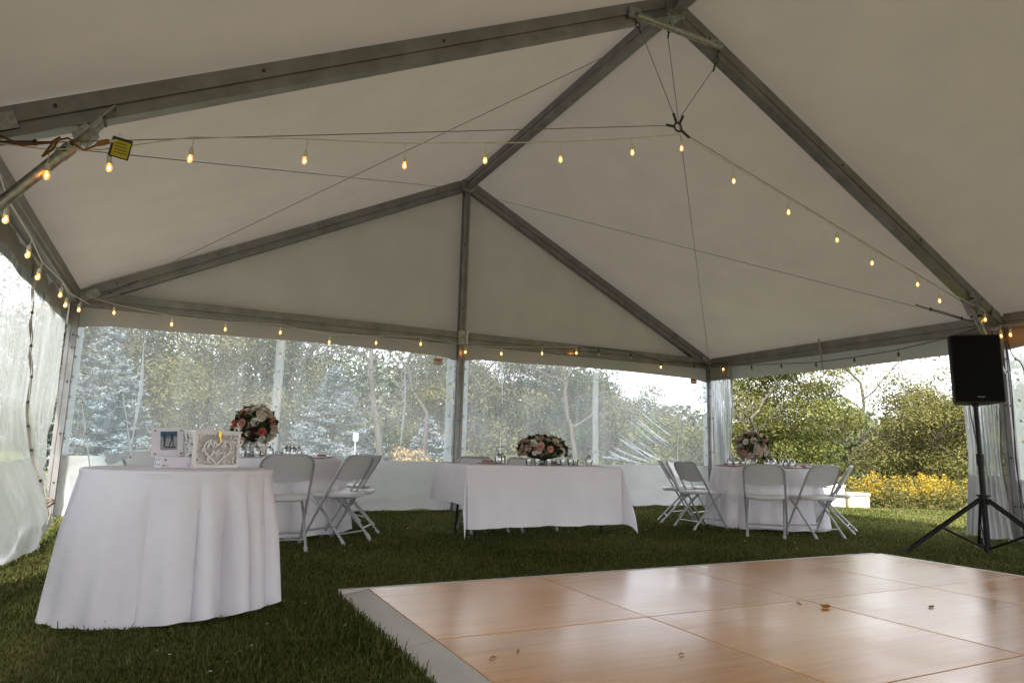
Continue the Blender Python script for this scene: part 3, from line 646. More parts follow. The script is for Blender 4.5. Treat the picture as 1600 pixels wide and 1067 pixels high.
# round table by the open side
T3 = (3.19, -2.83, 0.752)
round_table(T3[0], T3[1], T3[2]-0.004, 0.65, 'round folding table under white cloth at the open tent side')
round_cloth(T3[0], T3[1], T3[2], 0.655, 0.75, 14, 'white cloth to the grass on the table at the open side', 13, 0.015)
chairs_round(T3[0], T3[1], [(0, 1.13, -2, 'squarely back-on at the middle of the open-side table'), (-46, 1.06, 0, 'back-on at the open-side table, beside the sideways pair near the long table'), (-82, 1.10, 6, 'sideways at the open-side table, closest to the long table'), (-112, 1.10, 0, 'sideways at the open-side table, nearest the creased window'), (32, 0.98, 6, 'angled at the open-side table, the one nearest the speaker stand'), (74, 0.80, 6, 'edge-on at the open-side table, nearest the goldenrod'), (158, 1.0, 0, 'on the lawn side of the open-side table, only its top showing')], 'chairs around the table at the open side')
# long table in the middle
LT = dict(x0=-1.19, x1=0.63, y0=-3.20, y1=-2.44, z=0.738)
lt = thing('folding_table', (-0.28, -2.82, 0), 'long folding table with black legs under a white cloth', 'table')
MB().box((-0.28, -2.82, LT['z']-0.03), (1.81, 0.745, 0.045)).build('table_top', 'tabletop', lt, False)
for x in (-0.98, 0.42):
    for y in (-3.08, -2.56):
        MB().tube([(x, y, LT['z']-0.05), (x+(-0.05 if x < 0 else 0.05), y, 0.0)], 0.014, 8).build('leg', 'darkmetal', lt)
    MB().tube([(x-0.02*(1 if x < 0 else -1), -3.08, 0.25), (x-0.02*(1 if x < 0 else -1), -2.56, 0.25)], 0.011, 8).build('leg_bar', 'darkmetal', lt)
    MB().tube([(x, -2.82, 0.25), (x+(0.32 if x < 0 else -0.32), -2.82, LT['z']-0.06)], 0.010, 8).build('folding_strut', 'darkmetal', lt)
def rect_cloth():
    x0, x1, y0, y1, zt = LT['x0'], LT['x1'], LT['y0'], LT['y1'], LT['z']
    ol, orr, of, ob = 0.37, 0.38, 0.60, 0.17
    def P(u, v):
        X = lerp(x0-ol, x1+orr, u); Y = lerp(y0-of, y1+ob, v)
        ax = (x0-X) if X < x0 else (X-x1 if X > x1 else 0); sx = -1 if X < x0 else 1
        ay = (y0-Y) if Y < y0 else (Y-y1 if Y > y1 else 0); sy = -1 if Y < y0 else 1
        cx = min(max(X, x0), x1); cyy = min(max(Y, y0), y1)
        if ax == 0 and ay == 0: return (X, Y, zt+0.001*math.sin(6*X)*math.cos(5*Y))
        rho = math.hypot(ax, ay)
        if ax > 0 and ay > 0:
            ph = math.atan2(ay, ax); s2 = math.sin(2*ph); fl = rho*(0.30*s2**0.8)
            ox = sx*(fl*math.cos(ph*0.4+0.80)+0.012*min(1, rho/0.02)); oy = sy*(fl*math.sin(ph*0.4+0.80)+0.012*min(1, rho/0.02)); z = zt-math.sqrt(max(0, rho**2-fl**2))
        else:
            k = min(1, rho/0.6)
            if ay > 0:
                wv = 0.026*math.sin(6*X+1.0)+0.020*math.sin(13*X+2.2+0.8*math.sin(3*X))+0.012*math.sin(27*X)*k; e = min(X-x0, x1-X)
                o_ = 0.014*min(1, rho/0.02)+0.05*k+wv*k*1.1+0.03*k*math.exp(-e/0.12)
                ox, oy = 0.0, sy*o_
            else:
                wv = 0.02*math.sin(9*Y+0.5)+0.01*math.sin(21*Y)
                o_ = 0.014*min(1, rho/0.02)+0.10*k+wv*k; ox, oy = sx*o_, 0.0
            z = zt-rho*0.995
        z = max(0.006, z+0.004*math.sin(11*X+7*Y)*min(1, rho))
        return (cx+ox, cyy+oy, z)
    us = sorted(set([0, ol/(x1-x0+ol+orr), (ol+x1-x0)/(x1-x0+ol+orr), 1] + [i/130 for i in range(131)]))
    vs_ = sorted(set([0, of/(y1-y0+of+ob), (of+y1-y0)/(y1-y0+of+ob), 1] + [i/80 for i in range(81)]))
    mb = MB(); n = len(us); mb.v = [P(u, v) for v in vs_ for u in us]
    mb.f = [(j*n+i, j*n+i+1, (j+1)*n+i+1, (j+1)*n+i) for j in range(len(vs_)-1) for i in range(n-1)]
    tag(thing_mesh(mb, 'tablecloth', 'cloth', (-0.28, -2.82, 0)), 'white cloth with hanging corner points on the long table', 'tablecloth')
rect_cloth()
for x, lb in ((-0.66, 'nearest the middle gable post'), (-0.05, 'hidden by the low flower dome')): chair(x, -2.42, -PI/2, 'white folding chair behind the long table, '+lb, 'chairs behind the long table')

# ------------------------------------------------------------------ flowers
def rose_mesh(name, m):
    mb = MB(); rnd = random.Random(3)
    for ring, (cnt, r0, h, open_) in enumerate([(3, 0.22, 0.95, 0.02), (4, 0.42, 0.85, 0.18), (5, 0.62, 0.70, 0.35), (6, 0.80, 0.48, 0.55)]):
        for k in range(cnt):
            a0 = 2*PI*k/cnt+ring*0.7; wd = 2*PI/cnt*0.72
            def pf(u, v):
                a = a0+(u-0.5)*2*wd; r = r0*(0.45+0.55*v**0.6)+open_*v*v*0.55-0.06*abs(u-0.5); z = -0.35+(h+0.25)*v-0.18*(2*abs(u-0.5))**2*v-open_*0.25*v**3
                return (r*math.cos(a), r*math.sin(a), z)
            mb.grid(pf, 4, 3)
    mb.lathe([(0.001, -0.5), (0.4, -0.45), (0.6, -0.2), (0.3, 0.1), (0.001, 0.25)], 8)
    return mb.mesh(name, m)
ROSE = {k: rose_mesh('rose', k) for k in ('rose_cream', 'rose_white', 'rose_pink', 'rose_coral', 'rose_wine', 'rose_blush')}
def leaf_cluster(m, seed, n=14, size=1.0, slim=0.45):
    rnd = random.Random(seed); mb = MB()
    for k in range(n):
        a = rnd.uniform(0, 2*PI); tilt = rnd.uniform(0.1, 1.2); l = rnd.uniform(0.6, 1.2)*size; w_ = l*slim*rnd.uniform(0.7, 1.2)
        d = Vector((math.cos(a)*math.sin(tilt), math.sin(a)*math.sin(tilt), math.cos(tilt))); s = d.cross(Vector((0, 0, 1))).normalized(); nn = s.cross(d)
        P = [Vector((0, 0, -0.2)), d*l*0.45+s*w_*0.5+nn*0.06, d*l, d*l*0.45-s*w_*0.5+nn*0.06]
        mb.add(P, [(0, 1, 2), (0, 2, 3)])
    return mb.mesh('leaf_cluster', m, False)
LEAFC = [leaf_cluster('flower_leaf', i) for i in range(3)]; SPRIG = [leaf_cluster('sprig', 20+i, 18, 0.9, 0.22) for i in range(3)]
def bouquet(loc, rx, rz, zc, seed, label, n=46, dome=False, size=0.045):
    rnd = random.Random(seed)
    b = thing('flower_arrangement', loc, label, 'flowers')
    mb = MB(); h = zc-rz*0.55
    mb.lathe([(0.05, 0.0), (0.055, 0.004), (0.03, 0.02), (0.035, max(0.04, h*0.5)), (0.06, max(0.06, h))], 18); link('vase', mb.mesh('vase', 'glass'), b)
    mb = MB(); k_ = 9
    core = MB().lathe([(0.001, -rz*0.72), (rx*0.55, -rz*0.5), (rx*0.78, 0), (rx*0.55, rz*0.5), (0.001, rz*0.72)], 12); link('foliage_core', core.mesh('foliage_core', 'flower_leaf'), b, (0, 0, zc))
    pts = []; ga = PI*(3-math.sqrt(5))
    lo = -0.75 if not dome else -0.35
    for i in range(n):
        z = 1-(1-lo)*(i+0.5)/n; r = math.sqrt(max(0, 1-z*z)); a = i*ga+rnd.uniform(-.25, .25)
        pts.append(Vector((r*math.cos(a), r*math.sin(a), z)))
    kinds = ['rose_cream']*8+['rose_white']*8+['rose_pink']*2+['rose_coral']*1+['rose_wine']*3+['rose_blush']*2
    for i, p in enumerate(pts):
        q = p.to_track_quat('Z', 'Y').to_euler(); c = Vector((p.x*rx*0.88, p.y*rx*0.88, zc+p.z*rz*0.88))
        x = rnd.random()
        if x < 0.62:
            k = rnd.choice(kinds); s = size*rnd.uniform(0.75, 1.25)*(0.9 if k in ('rose_wine',) else 1)
            link('rose', ROSE[k], b, c, q, (s, s, s))
        elif x < 0.78:
            s = size*rnd.uniform(1.2, 1.8); link('leaf_cluster', rnd.choice(LEAFC), b, c*1.0, q, (s, s, s))
        else:
            s = size*rnd.uniform(1.2, 1.9); link('sprig', rnd.choice(SPRIG), b, c, q, (s, s, s))
    for i in range(22):
        z = rnd.uniform(lo, 1); r = math.sqrt(1-z*z); a = rnd.uniform(0, 2*PI); p = Vector((r*math.cos(a), r*math.sin(a), z)); s = size*rnd.uniform(1.0, 1.6)
        link('sprig' if i % 3 else 'leaf_cluster', rnd.choice(SPRIG if i % 3 else LEAFC), b, (p.x*rx*0.82, p.y*rx*0.82, zc+p.z*rz*0.82), p.to_track_quat('Z', 'Y').to_euler(), (s, s, s))
bouquet((T2[0]-0.02, T2[1], T2[2]), 0.235, 0.235, 0.315, 1, 'ball of cream, pink and burgundy roses on the table behind the card table', 110, False, 0.036)
bouquet((-0.16, -2.86, LT['z']), 0.285, 0.16, 0.165, 2, 'low dome of blush and burgundy flowers on the long table', 120, True, 0.034)
bouquet((3.05, -2.78, T3[2]), 0.21, 0.20, 0.27, 4, 'ball of white, pink and burgundy roses at the open tent side', 95, False, 0.036)

# ------------------------------------------------------------------ tableware
def glass_mesh():
    o = [(0.034, 0.0), (0.040, 0.03), (0.042, 0.06), (0.034, 0.095), (0.012, 0.112), (0.0045, 0.122), (0.004, 0.165), (0.0055, 0.178), (0.034, 0.185), (0.035, 0.187), (0.0, 0.189)]
    return MB().lathe([(r, z) for r, z in o], 18).mesh('wine_glass', 'glass')
GL = glass_mesh()
def glass(x, y, z, label, group, s=1.0):
    o = link('wine_glass', GL, None, (x, y, z), (0, 0, 0), (s, s, s)); tag(o, label, 'glass', group)
PLM = MB().lathe([(0.001, 0.006), (0.08, 0.006), (0.095, 0.010), (0.135, 0.017), (0.137, 0.014), (0.10, 0.002), (0.08, 0.0), (0.001, 0.0)], 28).mesh('plate', 'plate')
RIMM = MB().lathe([(0.128, 0.0168), (0.137, 0.019), (0.139, 0.016), (0.130, 0.0145)], 28).mesh('rim', 'copper')
def setting(x, y, z, a, tl, grp, napkin=True):
    p = thing('dinner_plate', (x, y, z), 'white dinner plate with rose-gold rim ' + tl, 'plate', 'plates ' + grp)
    link('dish', PLM, p); link('rim', RIMM, p)
    if napkin:
        mb = MB(); R = Matrix.Rotation(a, 3, 'Z'); mb.box((0, 0, 0.0), (0.07, 0.17, 0.012), R); mb.box((0.004, 0, 0.010), (0.06, 0.16, 0.008), R)
        n = link('napkin', mb.mesh('napkin', 'napkin', False), None, (x, y, z+0.024)); tag(n, 'folded dusky rose napkin on a plate ' + tl, 'napkin', 'napkins ' + grp)
for cx, cyy, cz, R, degs, tl, grp in ((T2[0], T2[1], T2[2], 0.70, (14, 55, 95, 135, -40, 180, 225), 'on the table behind the card table', 'behind the card table'),
                                     (T3[0], T3[1], T3[2], 0.47, (0, -46, -100, 40, 85, 158, 205), 'on the table at the open side', 'at the open side')):
    va = math.atan2(CAM[1]-cyy, CAM[0]-cx)
    for i, d in enumerate(degs):
        a = va+math.radians(d); setting(cx+R*math.cos(a), cyy+R*math.sin(a), cz+0.002, a, tl, grp, i % 2 == 0)
va = math.atan2(CAM[1]-T2[1], CAM[0]-T2[0])
lab2 = 'upturned stemmed glass ' + 'on the table behind the card table'
for lat, dep in ((0.30, 0.45), (0.37, 0.47), (0.335, 0.40), (-0.12, 0.42), (0.02, 0.40), (-0.32, 0.40), (0.14, 0.46), (0.45, -0.1), (-0.45, 0.1)):
    glass(T2[0]+dep*math.cos(va)-lat*math.sin(va)*1, T2[1]+dep*math.sin(va)+lat*math.cos(va), T2[2]+0.002, lab2, 'glasses behind the card table', 1.0)
va = math.atan2(CAM[1]-T3[1], CAM[0]-T3[0])
for lat, dep in ((-0.42, 0.1), (-0.34, 0.16), (-0.26, 0.05), (-0.12, 0.24), (0.03, 0.26), (0.10, 0.2), (0.20, 0.15), (0.27, 0.05), (0.34, 0.1), (0.12, -0.3), (-0.2, -0.3)):
    glass(T3[0]+dep*math.cos(va)-lat*math.sin(va), T3[1]+dep*math.sin(va)+lat*math.cos(va), T3[2]+0.002, 'upturned stemmed glass on the table at the open side', 'glasses at the open side', 1.0)
for x, y in ((-0.62, -2.72), (-0.55, -2.66), (0.30, -2.70), (0.52, -2.74)):
    glass(x, y, LT['z']+0.002, 'upturned stemmed glass on the long table', 'glasses on the long table', 1.0)
for x, y in ((-0.70, -2.62), (0.10, -2.60)): setting(x, y, LT['z']+0.003, 0, 'on the long table', 'on the long table')
VOT = MB().lathe([(0.028, 0.0), (0.034, 0.005), (0.036, 0.065), (0.033, 0.066), (0.031, 0.010), (0.001, 0.009)], 16).mesh('cup', 'glass')
WAX = MB().lathe([(0.001, 0.010), (0.028, 0.010), (0.028, 0.038), (0.001, 0.040)], 14).mesh('candle', 'candle')
for x, y, z, tl in [(-0.42, -3.04, LT['z'], 'on the long table')]+[(-0.33, -3.06, LT['z'], 'on the long table'), (-0.20, -3.08, LT['z'], 'on the long table'), (-0.02, -3.07, LT['z'], 'on the long table'), (0.08, -3.06, LT['z'], 'on the long table'), (0.17, -3.0, LT['z'], 'on the long table'),
                   (T2[0]-0.1, T2[1]-0.36, T2[2], 'on the table behind the card table'), (T2[0]+0.2, T2[1]-0.33, T2[2], 'on the table behind the card table'),
                   (T3[0]-0.3, T3[1]-0.1, T3[2], 'on the table at the open side'), (T3[0]+0.05, T3[1]-0.3, T3[2], 'on the table at the open side')]:
    v = thing('votive_candle', (x, y, z+0.002), 'small clear glass votive candle ' + tl, 'candle', 'votives ' + tl); link('cup', VOT, v); link('candle', WAX, v)

# ------------------------------------------------------------------ things on the card table
def text_mesh(body, size, m, shear=0.3, extrude=0.004, name='lettering', sx=1.0):
    c = bpy.data.curves.new('t', 'FONT'); c.body = body; c.size = size; c.shear = shear; c.extrude = extrude; c.align_x = 'CENTER'; c.offset = size*0.012; c.resolution_u = 3
    o = bpy.data.objects.new('t', c); COL.objects.link(o); dg = bpy.context.evaluated_depsgraph_get(); dg.update()
    me = bpy.data.meshes.new_from_object(o.evaluated_get(dg)); bpy.data.objects.remove(o); me.name = name; me.materials.clear(); me.materials.append(M[m]); return me
zt = CT[2]+0.002
cb = thing('card_box', (-3.575, -4.93, zt), 'white lattice-cut wedding card box with gold clasp', 'card box', None, math.radians(24))
W_, D_, H_ = 0.265, 0.20, 0.205
def fret(seed, w_, h_, heart):
    """pierced panel: frame bars, curls and stems of real thickness, in x (width) and z (height)"""
    rnd = random.Random(seed); mb = MB(); th = 0.005
    for (c, s) in (((0, 0, h_-0.007), (w_, th*1.5, 0.014)), ((0, 0, 0.010), (w_, th*1.5, 0.02)), ((-w_/2+0.006, 0, h_/2), (0.012, th*1.4, h_)), ((w_/2-0.006, 0, h_/2), (0.012, th*1.4, h_))): mb.box(c, s)
    def inheart(x, z):
        if not heart: return False
        X = x/(w_*0.27); Z = (z-h_*0.48)/(h_*0.36); return (X*X+Z*Z-1)**3-X*X*Z**3 < 0
    n = 0
    while n < 130:
        x = rnd.uniform(-w_/2+0.012, w_/2-0.012); z = rnd.uniform(0.02, h_-0.012); n += 1
        if inheart(x, z): continue
        r = rnd.uniform(0.007, 0.014); a0 = rnd.uniform(0, 6.28); sp = rnd.choice((-1, 1))
        pts = [Vector((x+r*(1-0.12*k)*math.cos(a0+sp*k*0.75), 0, z+r*(1-0.12*k)*math.sin(a0+sp*k*0.75))) for k in range(7)]
        pts = [Vector((min(max(p.x, -w_/2+0.004), w_/2-0.004), 0, min(max(p.z, 0.006), h_-0.004))) for p in pts]
        mb.tube(pts, [0.0036, 0.004, 0.004, 0.0036, 0.003, 0.003, 0.002], 4)
    if heart:
        hp = []
        for k in range(41):
            t = 2*PI*k/40; hp.append(Vector((w_*0.27*1.12*(16*math.sin(t)**3)/16, -0.002, h_*0.48+h_*0.34*(13*math.cos(t)-5*math.cos(2*t)-2*math.cos(3*t)-math.cos(4*t))/14)))
        mb.tube(hp, 0.0055, 6, False)
    return mb
pf_ = link('front_panel', fret(4, W_, H_, True).mesh('front_panel', 'boxwhite', False), cb, (0, -D_/2, 0))
link('back_panel', fret(5, W_, H_, False).mesh('back_panel', 'boxwhite', False), cb, (0, D_/2, 0))
for s in (-1, 1): link('side_panel', fret(6+s, D_, H_, False).mesh('side_panel', 'boxwhite', False), cb, (s*(W_/2), 0, 0), (0, 0, PI/2))
link('lid', MB().box((0, 0, H_+0.005), (W_+0.016, D_+0.016, 0.009)).mesh('lid', 'boxwhite', False), cb)
link('base', MB().box((0, 0, 0.004), (W_-0.01, D_-0.01, 0.008)).mesh('base', 'boxwhite', False), cb)
link('lining', MB().box((0, 0, H_/2), (W_-0.03, D_-0.03, H_-0.012)).mesh('lining', 'boxinner', False), cb)
m = MB(); m.box((0, 0, 0), (0.018, 0.008, 0.032)); m.lathe([(0.001, -0.004), (0.008, -0.004), (0.008, 0.004), (0.001, 0.004)], 10, (0, -0.006, -0.016)); m.box((0.004, -0.006, -0.034), (0.008, 0.006, 0.018))
link('clasp', m.mesh('clasp', 'gold', False), cb, (0.0, -D_/2-0.012, H_-0.012))
link('lettering', text_mesh('Mr', 0.06, 'boxwhite'), pf_, (-0.036, -0.006, 0.115), (PI/2, 0, 0)); link('lettering', text_mesh('&', 0.05, 'boxwhite'), pf_, (0.03, -0.006, 0.118), (PI/2, 0, 0)); link('lettering', text_mesh('Mrs', 0.06, 'boxwhite'), pf_, (0.0, -0.006, 0.065), (PI/2, 0, 0))
link('lettering', text_mesh('Cards', 0.062, 'boxwhite', 0.35, 0.003), cb, (0.0, 0.0, H_+0.011), (PI/2, 0, 0))
# small white keepsake box, photo frame on it
kb = thing('keepsake_box', (-3.745, -5.02, zt), 'small white box with punched dots and little arrows under photo frame', 'box', None, math.radians(20))
link('box_body', MB().box((0, 0, 0.03), (0.19, 0.10, 0.06)).mesh('box_body', 'frame', False), kb)
for k, (y, z) in enumerate(((-0.03, 0.045), (0.0, 0.047), (0.03, 0.045), (-0.035, 0.02), (-0.005, 0.018), (0.03, 0.02))):
    link('punched_dot', MB().tube([(-0.0948, y, z), (-0.0958, y, z)], 0.0055, 8).mesh('punched_dot', 'ink'), kb)
for x, sgn in ((-0.07, 1), (0.06, -1)):
    m = MB(); m.box((x, -0.0505, 0.014), (0.032, 0.001, 0.002)); m.add([(x-sgn*0.02, -0.0512, 0.014), (x-sgn*0.008, -0.0512, 0.019), (x-sgn*0.008, -0.0512, 0.009)], [(0, 1, 2)]); link('printed_arrow', m.mesh('printed_arrow', 'ink', False), kb)
link('printed_mark', MB().box((-0.073, -0.0505, 0.044), (0.010, 0.001, 0.009)).mesh('printed_mark', 'brown', False), kb)
pfm = thing('photo_frame', (-3.79, -4.985, zt+0.062), 'lilac-white photo frame with beach picture of two walking figures', 'photo frame', None, math.radians(-24))
pfm.rotation_euler = (math.radians(-9), math.radians(-3), math.radians(14))
link('frame_board', MB().box((0, 0, 0.0805), (0.165, 0.012, 0.161)).mesh('frame_board', 'frame', False), pfm)
pr = link('photo_print', MB().box((0.005, -0.0072, 0.088), (0.088, 0.0015, 0.105)).mesh('photo_print', 'sand', False), pfm)
link('sea', MB().box((0.005, -0.0086, 0.126), (0.088, 0.0008, 0.029)).mesh('sea', 'sea', False), pr)
for x, sg in ((-0.018, 1), (0.022, -1)):
    m = MB(); y = -0.0095
    m.lathe([(0.001, -0.006), (0.006, -0.003), (0.006, 0.003), (0.001, 0.006)], 8, (x, y, 0.124))
    m.v = [(a, y+(b-y)*0.05, c) for a, b, c in m.v]
    m.add([(x-0.008, y, 0.118), (x+0.008, y, 0.118), (x+0.006, y, 0.092), (x-0.006, y, 0.092)], [(0, 1, 2, 3)])
    m.add([(x-0.006, y, 0.093), (x, y, 0.093), (x+sg*0.009-0.004, y, 0.056), (x+sg*0.009-0.009, y, 0.056)], [(0, 1, 2, 3)])
    m.add([(x, y, 0.093), (x+0.006, y, 0.093), (x+0.004-sg*0.004, y, 0.052), (x-0.001-sg*0.004, y, 0.052)], [(0, 1, 2, 3)])
    m.add([(x+sg*0.006, y, 0.115), (x+sg*0.008, y, 0.108), (x+sg*0.021, y, 0.098), (x+sg*0.020, y, 0.103)], [(0, 1, 2, 3)])
    link('printed_figure', m.mesh('printed_figure', 'ink', False), pr)
link('printed_shadow', MB().box((0.012, -0.0088, 0.050), (0.055, 0.0008, 0.007)).mesh('printed_shadow', 'ink', False), pr)
for x in (-0.066, 0.07):
    for z in (0.015, 0.146): link('corner_screw', MB().tube([(x, -0.006, z), (x, -0.010, z)], 0.005, 8).mesh('corner_screw', 'brown'), pfm)
# clear acrylic guest-book frame
ga_ = thing('acrylic_frame', (-4.075, -4.64, zt), 'tall clear acrylic keepsake frame with white cut-outs at its foot', 'acrylic stand', None, math.radians(-24))
ga_.rotation_euler = (math.radians(-8), math.radians(-17), math.radians(-20))
AW, AH = 0.235, 0.43
for y in (-0.016, 0.016): link('acrylic_sheet', MB().box((0, y, AH/2), (AW, 0.004, AH)).mesh('acrylic_sheet', 'acrylic', False), ga_)
for x in (-AW/2, AW/2): link('edge_strip', MB().box((x, 0, AH/2), (0.006, 0.036, AH)).mesh('edge_strip', 'acrylglass', False) if False else MB().box((x, -0.019, AH/2), (0.006, 0.003, AH)).mesh('edge_strip', 'acryledge', False), ga_)
link('edge_strip', MB().box((0, -0.019, AH-0.01), (AW, 0.003, 0.005)).mesh('edge_strip', 'acryledge', False), ga_)
link('edge_strip', MB().box((0, -0.019, 0.15), (AW*0.9, 0.003, 0.005)).mesh('edge_strip', 'acryledge', False), ga_)
for x in (-AW/2+0.006, AW/2-0.006):
    for z in (0.012, 0.22, AH-0.012): link('corner_screw', MB().tube([(x, -0.022, z), (x, -0.028, z)], 0.005, 8).mesh('corner_screw', 'brown'), ga_)
rnd = random.Random(9)
for k in range(26):
    x = rnd.uniform(-0.03, 0.105); z = 0.02+abs(rnd.gauss(0, 0.035)); s = rnd.uniform(0.016, 0.026); a = rnd.uniform(0, 6.28)
    hp = [(s*0.06*16*math.sin(t)**3, s*0.06*(13*math.cos(t)-5*math.cos(2*t)-2*math.cos(3*t)-math.cos(4*t))) for t in [2*PI*j/14 for j in range(14)]]
    m = MB(); q = [(x+p*math.cos(a)-r_*math.sin(a), -0.012+0.001*k*0.9, max(0.004, z+p*math.sin(a)+r_*math.cos(a))) for p, r_ in hp]; m.add(q, [tuple(range(14))])
    link('paper_heart', m.mesh('paper_heart', 'boxwhite', False), ga_)

# ------------------------------------------------------------------ string lights
SOCKW = MB().lathe([(0.004, 0.0), (0.012, -0.004), (0.0165, -0.018), (0.0175, -0.055), (0.016, -0.058), (0.001, -0.058)], 12).mesh('lamp_socket', 'whitecord')
SOCKB = MB().lathe([(0.004, 0.0), (0.012, -0.004), (0.0165, -0.018), (0.0175, -0.055), (0.016, -0.058), (0.001, -0.058)], 12).mesh('lamp_socket', 'blackcord')
BULBP = [(0.012, -0.056), (0.014, -0.063), (0.0205, -0.078), (0.0215, -0.091), (0.016, -0.107), (0.007, -0.114), (0.001, -0.116)]
BULB = MB().lathe(BULBP, 14).mesh('bulb', 'bulb'); BULBOFF = MB().lathe(BULBP, 14).mesh('bulb', 'bulboff')
FIL = MB().lathe([(0.001, -0.068), (0.006, -0.072), (0.0085, -0.082), (0.006, -0.092), (0.004, -0.098), (0.001, -0.100)], 10).mesh('filament', 'filament')
def string(label, cord, bulbs, m='whitecord', lit=True, r=0.004, litset=None):
    """bulbs: (point on cord, drop, tilt)"""
    base = cord[0]; root = thing('string_light', base, label, 'string lights')
    MB().tube(cord, r, 6).build('cord', m, root)
    for i, (p, drop, tl) in enumerate(bulbs):
        p = Vector(p); d = Vector((math.sin(tl), 0.3*math.sin(tl), -math.cos(tl))); q = p+d*drop
        so_ = link('lamp_socket', SOCKW if m == 'whitecord' else SOCKB, root, q-Vector(base), (0.3*tl, -tl, 0))
        so_.scale = (0.86, 0.86, 0.86)
        MB().tube([p, p.lerp(q, 0.5)+Vector((0.004, 0, 0)), q], 0.003, 5).build('lead', m, root)
        on = lit if litset is None else (i in litset)
        link('bulb', BULB if on else BULBOFF, so_)
        if on: link('filament', FIL, so_)
YB1 = -4.96
cx_ = [(-4.79, 2.47), (-4.58, 2.485), (-4.30, 2.545), (-3.84, 2.735), (-3.175, 2.884), (-2.58, 2.997), (-1.885, 3.164), (-1.226, 3.332), (-0.513, 3.536), (0.0, 3.70), (0.637, 3.545), (1.339, 3.37), (2.022, 3.19), (2.541, 3.05), (3.283, 2.90), (3.653, 2.79), (4.5, 2.63)]
b1 = [(-4.55, 2.325), (-4.257, 2.434), (-3.832, 2.581), (-3.163, 2.72), (-2.5, 2.838), (-1.879, 3.014), (-1.223, 3.171), (-0.513, 3.393), (0.022, 3.558), (0.637, 3.383), (1.339, 3.212), (2.022, 3.046), (2.541, 2.887), (3.283, 2.759), (3.653, 2.625), (4.5, 2.506)]
cxx, czz = [a for a, _ in cx_], [b for _, b in cx_]
rnd = random.Random(2)
string('white string of lit bulbs strung along the cable under the roof peak', [(x, YB1, z) for x, z in cx_],
       [((x, YB1, interp(x, cxx, czz)), max(0.02, interp(x, cxx, czz)-z-0.085), rnd.uniform(-.06, .06)) for x, z in b1])
b2 = [(-4.548, 2.391), (-3.915, 2.303), (-3.301, 2.318), (-2.628, 2.328), (-1.98, 2.278), (-1.333, 2.312), (-0.683, 2.373), (0.024, 2.303), (0.619, 2.346), (1.328, 2.397), (1.971, 2.474)]
cord2 = [(-4.84, -0.15, 2.56)]+[(x, -0.13, z+0.105+0.015*(i % 2)) for i, (x, z) in enumerate(b2)]+[(2.2, -0.12, 2.55)]
string('white string of lit bulbs along the beam over the back windows', cord2, [((x, -0.13, z+0.105+0.015*(i % 2)), 0.03, rnd.uniform(-.08, .08)) for i, (x, z) in enumerate(b2)])
b5 = [(-4.46, 2.178), (-3.686, 2.154), (-3.203, 2.099), (-2.162, 2.168), (-1.765, 2.146), (-0.928, 2.25)]
cord5 = [(-4.80, -4.85, 2.40)]+[(-4.80, y, z+0.13) for y, z in b5]+[(-4.80, -0.16, 2.46)]
string('white string of lit bulbs along the left eave above the streaked sidewall', cord5, [((-4.80, y, z+0.13), 0.05, rnd.uniform(-.1, .1)) for y, z in b5])
b3 = [(2.408, 2.491), (3.06, 2.481), (3.702, 2.367), (4.453, 2.402)]; b4 = [(-0.433, 2.391), (-1.085, 2.361), (-1.711, 2.279), (-2.361, 2.237), (-3.007, 2.238), (-3.666, 2.239)]
cord3 = [(2.0, -0.13, 2.57)]+[(x, -0.13, z+0.11) for x, z in b3]+[(4.84, -0.16, 2.50)]
c4 = lambda y: interp(y, [-4.7, -4.319, -3.452, -2.365, -1.03, -0.119], [2.50, 2.428, 2.334, 2.324, 2.421, 2.54])
cord4 = [(4.85, y, c4(y)) for y in (-0.2, -0.433, -1.085, -1.711, -2.361, -3.007, -3.666, -4.319, -4.7)]
string('black string of mostly unlit bulbs from the back beam across the open side', cord3+cord4,
       [((x, -0.13, z+0.11), 0.02, 0) for x, z in b3]+[((4.85, y, c4(y)), max(0.01, c4(y)-z-0.085), 0.05) for y, z in b4], 'blackcord', False, 0.006, {2, 4})
string('white string of lit bulbs over the sidewall beyond the speaker', [(4.86, -4.80, 2.50), (4.86, -5.2, 2.47), (4.86, -6.2, 2.46), (4.86, -7.4, 2.47), (4.86, -9.2, 2.47)],
       [((4.86, y, 2.47), 0.03, 0) for y in (-4.93, -5.03, -5.2, -5.9, -6.6, -7.3, -8.0)])

